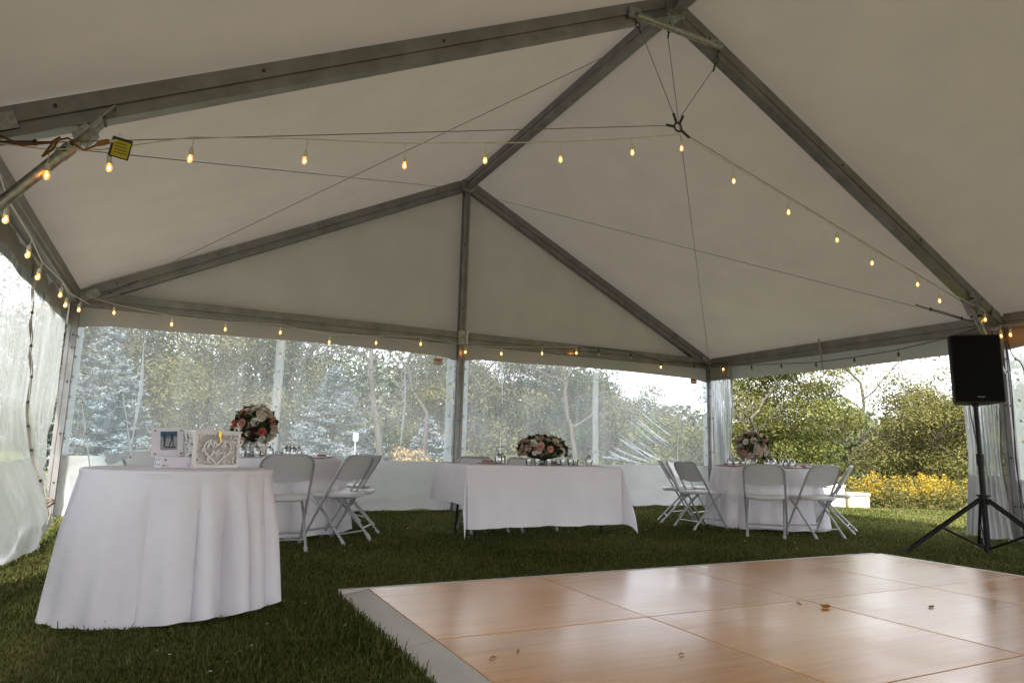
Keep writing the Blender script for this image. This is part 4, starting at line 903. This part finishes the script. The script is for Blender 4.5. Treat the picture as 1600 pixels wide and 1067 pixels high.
# yellow tag and brown extension lead by the left knee brace
tg = thing('warning_tag', (-4.20, -4.975, 2.50), 'yellow printed tag with black border hanging from the cable', 'tag')
TR = Matrix.Rotation(0.12, 3, 'Y')
MB().box((-4.205, -4.975, 2.570), (0.105, 0.002, 0.125), TR).build('card', 'bolt', tg, False)
t_ = MB().box((-4.203, -4.9775, 2.564), (0.085, 0.002, 0.10), TR).build('face', 'yellowtag', tg, False)
for k in range(4): MB().box((-4.203, -4.980, 2.595-0.019*k), (0.065, 0.001, 0.004), TR).build('print', 'bolt', t_, False)
MB().tube([(-4.23, -4.975, 2.63), (-4.22, -4.965, 2.66), (-4.18, -4.96, 2.63)], 0.002, 5).build('tie', 'whitecord', tg)
ex = thing('extension_lead', (-4.72, -4.99, 2.5), 'brown extension lead wound round the left knee brace', 'cable')
pts = [(-4.86, -4.99, 2.53), (-4.76, -5.0, 2.50), (-4.66, -5.01, 2.465), (-4.60, -4.98, 2.50), (-4.55, -4.93, 2.54), (-4.50, -4.99, 2.56), (-4.52, -5.02, 2.47), (-4.56, -5.02, 2.42), (-4.52, -5.0, 2.53), (-4.46, -4.99, 2.565), (-4.42, -4.985, 2.535), (-4.38, -4.98, 2.515), (-4.335, -4.98, 2.55), (-4.31, -4.98, 2.57)]
MB().tube(pts, 0.0065, 6).build('cord', 'orangecord', ex)
MB().tube([(-4.325, -4.98, 2.56), (-4.30, -4.98, 2.578), (-4.265, -4.98, 2.597)], [0.010, 0.018, 0.015], 8).build('plug', 'plug', ex)
MB().tube([(-4.265, -4.98, 2.597), (-4.22, -4.97, 2.615)], [0.011, 0.007], 8).build('white_plug', 'whitecord', ex)

# ------------------------------------------------------------------ speaker on tripod
SB = Vector((3.40, -5.38, 0))
st = thing('speaker_stand', SB, 'black tripod speaker stand on the grass at the dance floor corner', 'speaker stand')
P_ = MB().tube([SB+Vector((0, 0, 0.03)), SB+Vector((0, 0, 0.90))], 0.026, 14).build('lower_pole', 'darkmetal', st)
MB().tube([SB+Vector((0, 0, 0.88)), SB+Vector((0, 0, 1.50))], 0.0205, 14).build('upper_pole', 'darkmetal', st)
m = MB(); m.tube([SB+Vector((0, 0, 0.86)), SB+Vector((0, 0, 0.97))], 0.034, 14); m.build('collar', 'darkmetal', st)
m = MB(); m.tube([SB+Vector((0, 0, 0.915)), SB+Vector((-0.06, -0.03, 0.915))], 0.012, 8); m.tube([SB+Vector((-0.05, -0.025, 0.915)), SB+Vector((-0.075, -0.037, 0.915))], 0.022, 8); m.build('knob', 'darkmetal', st)
m = MB(); m.tube([SB+Vector((0, 0, 0.48)), SB+Vector((0, 0, 0.58))], 0.042, 14); m.tube([SB+Vector((0, 0, 0.56)), SB+Vector((0, 0, 0.575))], 0.062, 14); m.build('hub', 'darkmetal', st)
dirs = [math.atan2(0.33, -0.71), math.atan2(-0.75, -0.12), math.atan2(0.42, 0.66)]
for a in dirs:
    d = Vector((math.cos(a), math.sin(a), 0)); s = Vector((-d.y, d.x, 0))*0.022
    m = MB()
    for o in (s, -s): m.tube([SB+d*0.04+o+Vector((0, 0, 0.53)), SB+d*0.80+o+Vector((0, 0, 0.03))], 0.014, 8)
    lg = m.build('leg', 'darkmetal', st)
    MB().tube([SB+d*0.76+Vector((0, 0, 0.055)), SB+d*0.84+Vector((0, 0, 0.004))], 0.026, 8).build('rubber_foot', 'blackcord', lg)
    m = MB()
    for o in (s*0.7, -s*0.7): m.tube([SB+d*0.03+o+Vector((0, 0, 0.07)), SB+d*0.45+o+Vector((0, 0, 0.26))], 0.008, 6)
    m.build('brace', 'darkmetal', st)
m = MB(); m.tube([SB+Vector((0, 0, 0.04)), SB+Vector((0, 0, 0.10))], 0.036, 12); m.build('lower_collar', 'darkmetal', st)
sp = thing('loudspeaker', SB+Vector((0, 0, 1.47)), 'black loudspeaker mounted on the tripod stand', 'speaker')
sp.rotation_euler = (math.radians(-2), 0, math.radians(-52+6))
def cab(y, w_): return w_
m = MB(); FW, BW, SH, DP = 0.43, 0.30, 0.67, 0.36
fx, bx = FW/2, BW/2
out = [(-fx+0.012, -DP/2), (fx-0.012, -DP/2), (fx, -DP/2+0.014), (fx, -DP/2+0.10), (bx, DP/2-0.03), (bx-0.03, DP/2), (-bx+0.03, DP/2), (-bx, DP/2-0.03), (-fx, -DP/2+0.10), (-fx, -DP/2+0.014)]
n = len(out)
for z, k in ((0.0, 0.955), (0.014, 1.0), (SH-0.014, 1.0), (SH, 0.955)): m.v += [(x*k, y*k, z) for x, y in out]
m.f += [(j*n+i, j*n+(i+1) % n, (j+1)*n+(i+1) % n, (j+1)*n+i) for j in range(3) for i in range(n)] + [tuple(range(n))[::-1], tuple(range(3*n, 4*n))]
link('cabinet', m.mesh('cabinet', 'spk', False), sp)
m = MB(); m.grid(lambda u, v: ((u-0.5)*(FW-0.03), -DP/2-0.006-0.012*math.sin(PI*u)**0.5*math.sin(PI*v)**0.4, 0.016+v*(SH-0.032)), 16, 16); link('grille', m.mesh('grille', 'grille'), sp)
link('badge', MB().box((0, -DP/2-0.020, 0.045), (0.06, 0.004, 0.012)).mesh('badge', 'mute', False), sp)
m = MB(); m.box((fx-0.034, 0.03, SH*0.55), (0.02, 0.10, 0.13)); link('handle', m.mesh('handle', 'darkmetal', False), sp)
link('pole_socket', MB().tube([(0, 0, -0.03), (0, 0, 0.002)], 0.034, 12).mesh('pole_socket', 'darkmetal'), sp)
def cable(label, pts, r=0.006, m='blackcord', cat='cable'): return tag(MB().tube(pts, r, 6).build('cable', m), label, cat)
def curve_pts(P, n=8):
    P = [Vector(p) for p in P]; out = []
    for i in range(len(P)-1):
        p0, p1, p2, p3 = P[max(i-1, 0)], P[i], P[i+1], P[min(i+2, len(P)-1)]
        for k in range(n):
            t = k/n; out.append(0.5*((2*p1)+(p2-p0)*t+(2*p0-5*p1+4*p2-p3)*t*t+(3*p1-p0-3*p2+p3)*t**3))
    return out+[P[-1]]
cable('black cable hanging from the back of the loudspeaker to the grass', curve_pts([SB+Vector((0.14, 0.13, 1.55)), SB+Vector((0.16, 0.14, 1.35)), SB+Vector((0.10, 0.06, 0.95)), SB+Vector((0.06, 0.03, 0.62)), SB+Vector((0.08, 0.02, 0.3)), SB+Vector((0.12, 0.06, 0.02)), SB+Vector((0.5, 0.4, 0.02))]))
cable('thin black cable running from the corner post down past the speaker', curve_pts([(4.86, -4.97, 2.30), (4.80, -5.02, 1.9), (4.72, -5.05, 1.4), (4.70, -5.04, 0.9), (4.74, -5.06, 0.4), (4.78, -5.1, 0.02)]))
cable('looped black cable hung on the post beyond the speaker', curve_pts([(4.86, -4.98, 2.36), (4.80, -5.06, 2.12), (4.86, -5.12, 2.0), (4.84, -5.16, 1.7), (4.80, -5.24, 1.3), (4.84, -5.30, 0.9), (4.8, -5.3, 0.4), (4.78, -5.2, 0.02)]))

# ------------------------------------------------------------------ grass
def grass():
    rng = np.random.default_rng(4)
    def field(x0, x1, y0, y1, dens, h0, h1, wd, keep=None):
        n = int((x1-x0)*(y1-y0)*dens); x = rng.uniform(x0, x1, n); y = rng.uniform(y0, y1, n)
        k = np.ones(n, bool)
        k &= ~((x > X0-0.165) & (x < X0+4*PW+0.05) & (y < Y0+0.05) & (y > YB-0.05))
        if keep is not None: k &= keep(x, y)
        x, y = x[k], y[k]; n = len(x)
        cl = 0.5+0.25*np.sin(2.3*x+1.7*np.sin(1.9*y))+0.25*np.sin(3.7*y+1.3*np.sin(2.7*x))
        h = rng.uniform(h0, h1, n)*(0.65+0.6*cl)
        return x, y, h, rng.uniform(0.7, 1.3, n)*wd
    parts = [field(-5.2, -2.7, -7.8, -5.0, 9500, 0.014, 0.040, 0.0030),
             field(-5.2, 5.2, -5.06, -2.5, 4200, 0.014, 0.040, 0.0040),
             field(-5.2, 5.2, -2.5, 0.6, 2600, 0.014, 0.040, 0.005),
             field(-5.2, -2.72, -8.2, -5.4, 220, 0.045, 0.085, 0.0028),
             field(-3.05, -2.74, -7.6, -5.1, 700, 0.04, 0.08, 0.003),
             field(2.1, 5.2, -8.5, -5.0, 2800, 0.014, 0.040, 0.005),
             field(5.2, 10.0, -6.5, 2.0, 1500, 0.02, 0.05, 0.007)]
    x = np.concatenate([p[0] for p in parts]); y = np.concatenate([p[1] for p in parts]); h = np.concatenate([p[2] for p in parts]); wd = np.concatenate([p[3] for p in parts])
    n = len(x); z = np.array([gh(a, b) if a > 5 else 0.0 for a, b in zip(x, y)])
    a = rng.uniform(0, 2*np.pi, n); ln = rng.uniform(0.15, 1.1, n)*h; b = a+rng.uniform(0.8, 2.3, n)
    dx, dy = np.cos(a)*wd, np.sin(a)*wd; lx, ly = np.cos(b)*ln, np.sin(b)*ln
    V = np.empty((n, 5, 3), np.float32)
    V[:, 0] = np.stack([x-dx, y-dy, z-0.004], 1); V[:, 1] = np.stack([x+dx, y+dy, z-0.004], 1)
    V[:, 2] = np.stack([x+dx*.7+lx*.35, y+dy*.7+ly*.35, z+h*.6], 1); V[:, 3] = np.stack([x-dx*.7+lx*.35, y-dy*.7+ly*.35, z+h*.6], 1)
    V[:, 4] = np.stack([x+lx, y+ly, z+h*(0.95-0.3*(ln/h)**2)], 1)
    i = np.arange(n)*5
    F = np.concatenate([np.stack([i, i+1, i+2], 1), np.stack([i, i+2, i+3], 1), np.stack([i+3, i+2, i+4], 1)])
    o = link('lawn_grass', np_mesh('lawn_grass', V.reshape(-1, 3), F, 'grass')); tag(o, 'short green grass growing under and beside the tent', 'grass', kind='stuff')
    # pale petals and clippings lying in the grass
    m_ = 170; px = rng.uniform(-4.6, 4.6, m_); py = rng.uniform(-4.9, 0, m_); pz = rng.uniform(0.02, 0.045, m_)
    k = 30; px = np.concatenate([px, rng.uniform(-4.6, -2.9, k)]); py = np.concatenate([py, rng.uniform(-6.5, -4.9, k)]); pz = np.concatenate([pz, rng.uniform(0.02, 0.04, k)]); m_ += k
    a = rng.uniform(0, 6.28, m_); s = rng.uniform(0.004, 0.012, m_); t = rng.uniform(-.6, .6, m_)
    V = np.stack([np.stack([px+s*np.cos(a+q), py+s*np.sin(a+q)*0.7, pz+s*t*np.cos(q)], 1) for q in (0, 1.57, 3.14, 4.71)], 1)
    i = np.arange(m_)*4; F = np.stack([i, i+1, i+2, i+3], 1)
    o = link('fallen_petals', np_mesh('fallen_petals', V.reshape(-1, 3), F, 'petal')); tag(o, 'pale petals and specks scattered in the grass', 'petals', kind='stuff')
grass()

# ------------------------------------------------------------------ trees
def leaf_quads(rng, C, N, size, flat=0.5, slim=0.42):
    """leaf faces at centres C with outward directions N"""
    n = len(C); r = rng.normal(size=(n, 3)); nn = N*flat+r*(1-flat)*0.8; nn[:, 2] += 0.25; nn /= np.linalg.norm(nn, axis=1)[:, None]+1e-9
    q = rng.normal(size=(n, 3)); a = np.cross(nn, q); a /= np.linalg.norm(a, axis=1)[:, None]+1e-9; b = np.cross(nn, a)
    s = (size*rng.uniform(0.55, 1.35, n))[:, None]; k = rng.uniform(0.7, 1.2, n)[:, None]*slim
    V = np.stack([C-a*s*.5, C+b*s*.5*k+nn*s*.06, C+a*s*.5, C-b*s*.5*k+nn*s*.06], 1)
    i = np.arange(n)*4; return V.reshape(-1, 3), np.stack([i, i+1, i+2, i+3], 1)
def limbs(rng, mb, p, d, length, r, depth, tips, spread=0.6, gravity=0.0, seg=4):
    pts = [Vector(p)]; dd = Vector(d).normalized()
    for k in range(seg):
        dd = (dd+Vector(rng.normal(size=3))*0.17+Vector((0, 0, gravity))).normalized(); pts.append(pts[-1]+dd*length/seg)
    mb.tube(pts, [r*(1-0.5*k/seg) for k in range(seg+1)], 6 if depth > 1 else 5, False)
    if depth == 0: tips.append(pts[-1]); tips.append(pts[-2]); return
    nb_ = int(rng.integers(2, 4))
    for k in range(nb_):
        a = rng.uniform(0, 2*PI); o = dd.orthogonal().normalized(); o = Matrix.Rotation(a, 3, dd) @ o
        q = pts[-1] if k == 0 else pts[int(rng.integers(2, seg+1))]
        limbs(rng, mb, q, dd+o*spread*rng.uniform(0.6, 1.3), length*rng.uniform(0.62, 0.85), r*0.64, depth-1, tips, spread, gravity, seg)
def tree(x, y, h, wd, m, seed, label, n=14000, leaf=0.16, name='broadleaf_tree', low=0.08, bark='bark', blobs=26, sparse=0.0, depth=3, trunk_r=0.02):
    rng = np.random.default_rng(seed); z0 = gh(x, y); root = thing(name, (x, y, z0), label, 'tree', None)
    mb = MB(); tips = []
    tp = [Vector((0, 0, -0.1)), Vector((rng.normal()*0.1, rng.normal()*0.1, h*0.2)), Vector((rng.normal()*0.2, rng.normal()*0.2, h*0.45))]
    mb.tube(tp, [h*trunk_r, h*trunk_r*0.8, h*trunk_r*0.6], 9, False)
    for k in range(5):
        a = 2*PI*k/5+rng.uniform(-.4, .4); s = tp[1].lerp(tp[2], rng.uniform(0.2, 1.0))
        limbs(rng, mb, s, (math.cos(a)*0.8, math.sin(a)*0.8, rng.uniform(0.5, 1.3)), h*0.26, h*trunk_r*0.4, depth, tips, 0.6, 0.03)
    link('trunk', mb.mesh('trunk', bark), root)
    C = []; N = []
    # clumps: an ellipsoid envelope filled with smaller leafy balls, some holding to the limb ends
    T = np.array([list(t) for t in tips])
    cen = []; nb_ = int(blobs*1.5); ga = PI*(3-math.sqrt(5))
    for k in range(nb_):
        zz_ = 1-2*(k+0.5)/nb_+rng.normal()*0.08; zz_ = min(0.98, max(-0.98, zz_)); a = k*ga+rng.normal()*0.3
        sh = rng.uniform(0.62, 1.0) if k % 3 else rng.uniform(0.25, 0.6)
        zz = lerp(h*low, h*0.93, (zz_+1)/2); prof = math.sin(PI*min(0.98, max(0.10, ((zz/h-low)/(1-low))*0.84+0.15)))**0.6
        cen.append((math.cos(a)*wd/2*prof*sh, math.sin(a)*wd/2*prof*sh, zz*(1 if zz_ < 0.3 else lerp(1, rng.uniform(0.85, 1.08), zz_))))
    if len(T): cen += [tuple(T[int(i)]) for i in rng.integers(0, len(T), blobs//3)]
    cen = np.array(cen); cen = cen[cen[:, 2] < h*1.04]
    rad = rng.uniform(0.075, 0.155, len(cen))*wd*(1.0 if sparse == 0 else 0.7)
    wgt = rad**2; wgt /= wgt.sum(); cnt = (wgt*n*0.86).astype(int)
    for c, r_, k in zip(cen, rad, cnt):
        d = rng.normal(size=(k, 3)); up_ = rng.random(k) < 0.72; d[:, 2] = np.where(up_, np.abs(d[:, 2])+0.1, d[:, 2]); d /= np.linalg.norm(d, axis=1)[:, None]+1e-9
        rr = r_*(0.55+0.45*rng.random(k)**0.5)*(1+0.22*rng.normal(size=k))
        P = c+d*rr[:, None]*np.array([1.25, 1.25, 0.80]); P[:, 2] -= 0.35*r_*np.linalg.norm(d[:, :2], axis=1)**2*rng.random(k); C.append(P); N.append(d)
    k = int(n*0.14); d = rng.normal(size=(k, 3)); d /= np.linalg.norm(d, axis=1)[:, None]; rr = rng.uniform(0, 0.72, k)[:, None]**0.5
    C.append(np.array([0, 0, h*(0.46+low*0.5)])+d*rr*np.array([wd*0.36, wd*0.36, h*0.40])); N.append(d)
    C = np.concatenate(C); N = np.concatenate(N); k = C[:, 2] > 0.05; C, N = C[k], N[k]
    V, F = leaf_quads(rng, C, N, leaf); link('crown', np_mesh('crown', V, F, m), root); return root
def spruce(x, y, h, wd, seed, label, n_br=26, leaf=0.13):
    rng = np.random.default_rng(seed); root = thing('spruce_tree', (x, y, gh(x, y)), label, 'tree')
    mb = MB(); mb.tube([(0, 0, -0.1), (0, 0, h*0.5), (0, 0, h)], [h*0.022, h*0.012, 0.01], 8)
    C = []; N = []
    nbr = int(n_br*h*3.4)
    for k in range(nbr):
        t = rng.random()**1.35; z = 0.10+t*(h-0.12); Rr = (wd/2*(1-t)**0.78+0.06)*rng.uniform(0.72, 1.12); a = rng.uniform(0, 2*PI)
        m_ = max(10, int(Rr*58)); s = rng.uniform(0.25, 1, m_)**0.55; dx, dy = math.cos(a), math.sin(a)
        droop = rng.uniform(0.10, 0.30); zz = z-droop*Rr*s+0.20*Rr*s**3+np.abs(rng.normal(size=m_))*0.03; lat = rng.normal(size=m_)*(0.05+0.11*Rr*s*(1.15-s))
        C.append(np.stack([dx*Rr*s-dy*lat, dy*Rr*s+dx*lat, zz], 1)); N.append(np.tile([dx*0.5, dy*0.5, 0.9], (m_, 1)))
        if k % 4 == 0: mb.tube([(0, 0, z), (dx*Rr*0.8, dy*Rr*0.8, z-0.14*Rr)], [0.02, 0.006], 4, False)
    link('trunk', mb.mesh('trunk', 'bark'), root)
    C = np.concatenate(C); N = np.concatenate(N); C[:, 2] = np.maximum(C[:, 2], 0.04)
    V, F = leaf_quads(rng, C, N, leaf, 0.45, 0.30); link('crown', np_mesh('crown', V, F, 'spruce'), root); return root
def bare_tree(x, y, h, seed, label, bark='bark_pale', leaves=900, m='leaf_autumn', lean=(0, 0), r=0.22, depth=4):
    rng = np.random.default_rng(seed); root = thing('bare_tree', (x, y, gh(x, y)), label, 'tree'); mb = MB(); tips = []
    p = [Vector((0, 0, -0.1)), Vector((lean[0]*0.3, lean[1]*0.3, h*0.18)), Vector((lean[0], lean[1], h*0.36))]
    mb.tube(p, [r, r*0.8, r*0.65], 9, False)
    top_ = p[2]; a = rng.uniform(0, 6)
    for k in range(5):
        nx_ = top_+Vector((rng.normal()*0.25, rng.normal()*0.25, h*0.11)); rk = r*0.62*(1-k*0.14)
        mb.tube([top_, top_.lerp(nx_, 0.5)+Vector((rng.normal()*0.05, rng.normal()*0.05, 0)), nx_], [rk, rk*0.95, rk*0.86], 7, False)
        a += 2.2+rng.uniform(-.5, .5)
        limbs(rng, mb, top_.lerp(nx_, rng.uniform(0.0, 0.8)), (math.cos(a), math.sin(a), rng.uniform(0.35, 1.0)), h*0.20*(1-0.08*k), rk*0.55, depth-1, tips, 0.75, 0.0, 5)
        top_ = nx_
    limbs(rng, mb, top_, (0.1, 0, 1), h*0.15, r*0.18, 2, tips, 0.7, 0.0, 4)
    link('trunk', mb.mesh('trunk', bark), root)
    T = np.array([list(t) for t in tips]); C = T[rng.integers(0, len(T), leaves)]+rng.normal(size=(leaves, 3))*0.28; N = rng.normal(size=(leaves, 3))
    V, F = leaf_quads(rng, C, N, 0.15); link('crown', np_mesh('crown', V, F, m), root)

# beyond the open side
tree(15.4, 7.6, 6.2, 4.6, 'leaf_green', 21, 'large bright green bushy tree behind the table at the open side', 62000, 0.10, low=0.0, blobs=44)
tree(20.2, 5.9, 5.2, 5.2, 'leaf_olive', 22, 'rounded olive-green tree behind the goldenrod', 52000, 0.10, low=0.0, blobs=40)
tree(21.4, 2.8, 5.6, 4.8, 'leaf_green', 23, 'dense green tree showing behind the loudspeaker', 42000, 0.11, low=0.0, blobs=36)
tree(24.5, -1.5, 7.0, 6.5, 'leaf_olive', 29, 'broad olive tree beyond the sidewall past the speaker', 18000, 0.18, low=0.0)
bare_tree(13.3, 7.2, 5.4, 24, 'thin sparse-leaved tree beside the gathered corner curtain', 'bark', 1500, 'leaf_autumn', r=0.10, depth=4)
bare_tree(21.0, 8.6, 8.6, 25, 'slender open-branched tree rising between the two green trees', 'bark', 5200, 'leaf_olive', r=0.12, depth=4)
tree(12.6, 10.4, 3.2, 4.2, 'leaf_green', 26, 'low light green shrub beneath the sparse tree', 12000, 0.13, 'shrub', low=0.0, blobs=22)
tree(28.5, 8.5, 3.8, 6.0, 'leaf_autumn', 27, 'yellowing tree far behind the goldenrod', 14000, 0.18, low=0.0)
tree(12.5, 3.9, 1.5, 1.9, 'leaf_olive', 28, 'small weedy green shrub behind the hive boxes', 5000, 0.10, 'shrub', low=0.0, blobs=14, depth=1)
tree(13.6, 3.4, 1.3, 1.8, 'leaf_dark', 30, 'dark green shrub next to the goldenrod', 5000, 0.10, 'shrub', low=0.0, blobs=14, depth=1)
# beyond the back windows
spruce(2.1, 19.0, 4.4, 4.5, 31, 'plump blue-grey spruce behind the window left of the middle post')
spruce(-5.7, 14.2, 4.6, 3.6, 32, 'layered blue-grey spruce beside the left corner post')
spruce(5.6, 17.0, 3.2, 3.0, 33, 'small dark blue spruce just left of the middle post', leaf=0.15)
tree(-2.6, 24.0, 9.0, 7.5, 'leaf_autumn', 34, 'tall tree with rusty tinged leaves behind the left window', 36000, 0.15, low=0.03)
tree(1.0, 26.5, 10.0, 8.0, 'leaf_dark', 35, 'tall grey-green tree behind the blue spruce', 36000, 0.15, low=0.05)
tree(-7.5, 24.0, 9.0, 7.0, 'leaf_grey', 36, 'grey-green tree behind the layered spruce', 36000, 0.15, low=0.03)
bare_tree(3.6, 16.6, 9.5, 137, 'dark forked bare-limbed tree behind the blue spruce', 'bark', 1700, 'leaf_olive', (-0.5, 0), 0.16, 4)
bare_tree(5.2, 16.4, 9.0, 239, 'pinkish-barked trunk near the middle post with thin twigs', 'bark_pale', 2200, 'leaf_olive', (0.1, 0), 0.12, 4)
tree(8.6, 19.0, 8.2, 7.0, 'leaf_autumn', 39, 'soft yellow-green tree behind the window right of the middle post', 36000, 0.15, low=0.03)
tree(7.6, 22.0, 6.5, 5.0, 'leaf_dark', 40, 'dark evergreen mass behind the middle gable post', 24000, 0.13, low=0.0)
bare_tree(8.7, 10.4, 7.6, 345, 'pink-brown forked tree behind the long table flowers', 'bark_pale', 1500, 'leaf_autumn', (-0.25, 0.1), 0.12, 4)
tree(12.2, 16.5, 6.4, 5.2, 'leaf_dark', 42, 'low dark green tree behind the creased window', 24000, 0.13, low=0.0)
tree(10.6, 17.5, 7.6, 4.0, 'leaf_grey', 43, 'slim grey-green tree behind the window seam strip', 24000, 0.13, low=0.05)
tree(14.8, 15.0, 5.0, 4.8, 'leaf_grey', 44, 'rounded grey-green tree next to the far corner post', 24000, 0.13, low=0.0)
for k, (x, y, h, wd, mm, lb) in enumerate([(4.6, 11.0, 1.25, 1.9, 'leaf_olive', 'low yellow-green bush just outside the window left of the middle post'), (6.2, 10.2, 1.2, 2.0, 'leaf_autumn', 'low rusty bush outside the middle gable post'),
                                          (3.2, 11.6, 1.1, 1.8, 'straw', 'pile of dry straw-coloured brush below the blue spruce'), (8.0, 9.0, 1.1, 2.2, 'leaf_olive', 'low green bush behind the long table flowers'), (10.0, 8.2, 1.25, 2.2, 'leaf_green', 'low bright bush behind the window seam')]):
    tree(x, y, h-gh(x, y)*0.5, wd, mm, 60+k, lb, 4200, 0.10, 'shrub', low=0.0, blobs=12, depth=1)
# left side, seen through the streaked sheet
tree(-13.0, 6.0, 7.5, 6.5, 'leaf_dark', 50, 'dark tree beyond the streaked left sidewall', 12000, 0.2, low=0.0)
tree(-11.0, 13.0, 8.0, 6.5, 'leaf_grey', 51, 'blurred grey-green tree beyond the left sidewall', 12000, 0.2, low=0.0)
tree(-18.0, 0.0, 8.0, 7.0, 'leaf_olive', 52, 'olive tree far beyond the left sidewall', 9000, 0.22, low=0.0)
# far woods closing the horizon
def woods():
    rng = np.random.default_rng(77); C = []; N = []
    for k in range(150):
        a = -0.75+2.6*k/150+rng.normal()*0.01; R = rng.uniform(46, 62); x, y = CAM[0]+R*math.sin(a), CAM[1]+R*math.cos(a); h = rng.uniform(7.0, 12.0)*(1.0 if a < 0.36 else (0.72 if a < 0.6 else 0.5))
        n = 1200; d = rng.normal(size=(n, 3)); d /= np.linalg.norm(d, axis=1)[:, None]; rr = rng.uniform(0.4, 1, n)[:, None]**0.5
        C.append(np.array([x, y, h*0.45-0.8])+d*rr*np.array([2.8, 2.8, h*0.55])); N.append(d)
    C = np.concatenate(C); N = np.concatenate(N); V, F = leaf_quads(rng, C, N, 0.55); tag(link('far_woods', np_mesh('far_woods', V, F, 'leaf_grey')), 'hazy mass of distant woodland behind all the trees', 'woods', kind='stuff')
woods()
# goldenrod bank
def goldenrod():
    rng = np.random.default_rng(12); Cg = []; Ng = []; Cy = []; Ny = []
    for k in range(560):
        t = rng.uniform(-0.02, 1.25); x = lerp(12.6, 15.6, t)+rng.normal()*0.45; y = lerp(2.35, 0.6, t)+rng.normal()*0.45+rng.uniform(0, 0.9); z = gh(x, y); h = rng.uniform(0.8, 1.3)
        n = 26; s = rng.uniform(0, 0.9, n); Cg.append(np.stack([x+rng.normal(size=n)*0.07, y+rng.normal(size=n)*0.07, z+s*h], 1)); Ng.append(rng.normal(size=(n, 3)))
        if math.sin(1.9*x+2.6*y)+0.7*math.sin(4.3*y-2.2*x)+rng.normal()*0.6 > 0.0:
            n = 34; u = rng.uniform(0, 1, n); b = rng.normal()*0.1; Cy.append(np.stack([x+b*u+rng.normal(size=n)*0.07*(1.15-u), y+rng.normal(size=n)*0.07*(1.15-u), z+h*(0.72+0.30*u)], 1)); Ny.append(rng.normal(size=(n, 3)))
    V, F = leaf_quads(rng, np.concatenate(Cg), np.concatenate(Ng), 0.10, 0.3, 0.3); a = link('goldenrod', np_mesh('goldenrod', V, F, 'leaf_olive'))
    tag(a, 'bank of yellow goldenrod flowers beyond the lawn', 'wildflowers', kind='stuff')
    V, F = leaf_quads(rng, np.concatenate(Cy), np.concatenate(Ny), 0.05, 0.3, 0.7); link('plume', np_mesh('plume', V, F, 'golden'), a)['kind'] = 'stuff'
goldenrod()
# hive boxes
def hive(x, y, s, m, label, rz):
    z = gh(x, y); hb = thing('hive_box', (x, y, z), label, 'hive', None, rz)
    link('box_body', MB().box((0, 0, s[2]*0.46+0.04), (s[0], s[1], s[2]*0.92)).mesh('box_body', m, False), hb)
    link('lid', MB().box((0, 0, s[2]+0.03), (s[0]+0.05, s[1]+0.05, 0.06)).mesh('lid', m, False), hb)
    link('stand', MB().box((0, 0, 0.01), (s[0]*0.9, s[1]*0.9, 0.06)).mesh('stand', 'hivewood', False), hb)
    link('handhold', MB().box((0, -s[1]/2-0.002, s[2]*0.6), (s[0]*0.3, 0.006, 0.04)).mesh('handhold', 'hivewood', False), hb)
    link('entrance', MB().box((0, -s[1]/2-0.002, 0.07), (s[0]*0.6, 0.006, 0.025)).mesh('entrance', 'ink', False), hb)
hive(11.35, 2.65, (0.62, 0.5, 0.80), 'hive', 'white painted hive box on the lawn edge by goldenrod', -0.75)
hive(12.0, 2.35, (0.48, 0.42, 0.62), 'hivewood', 'shorter bare wood hive box next to the white one', -0.75)
# small white sign by the spruce
sg = thing('yard_sign', (1.55, 12.6, gh(1.55, 12.6)), 'small white sign on a stake in front of the blue spruce', 'sign')
link('board', MB().box((0, 0, 1.28), (0.16, 0.01, 0.26)).mesh('board', 'tagwhite', False), sg); link('stake', MB().tube([(0, 0.012, -0.1), (0, 0.012, 1.3)], 0.012, 6).mesh('stake', 'tagwhite'), sg)
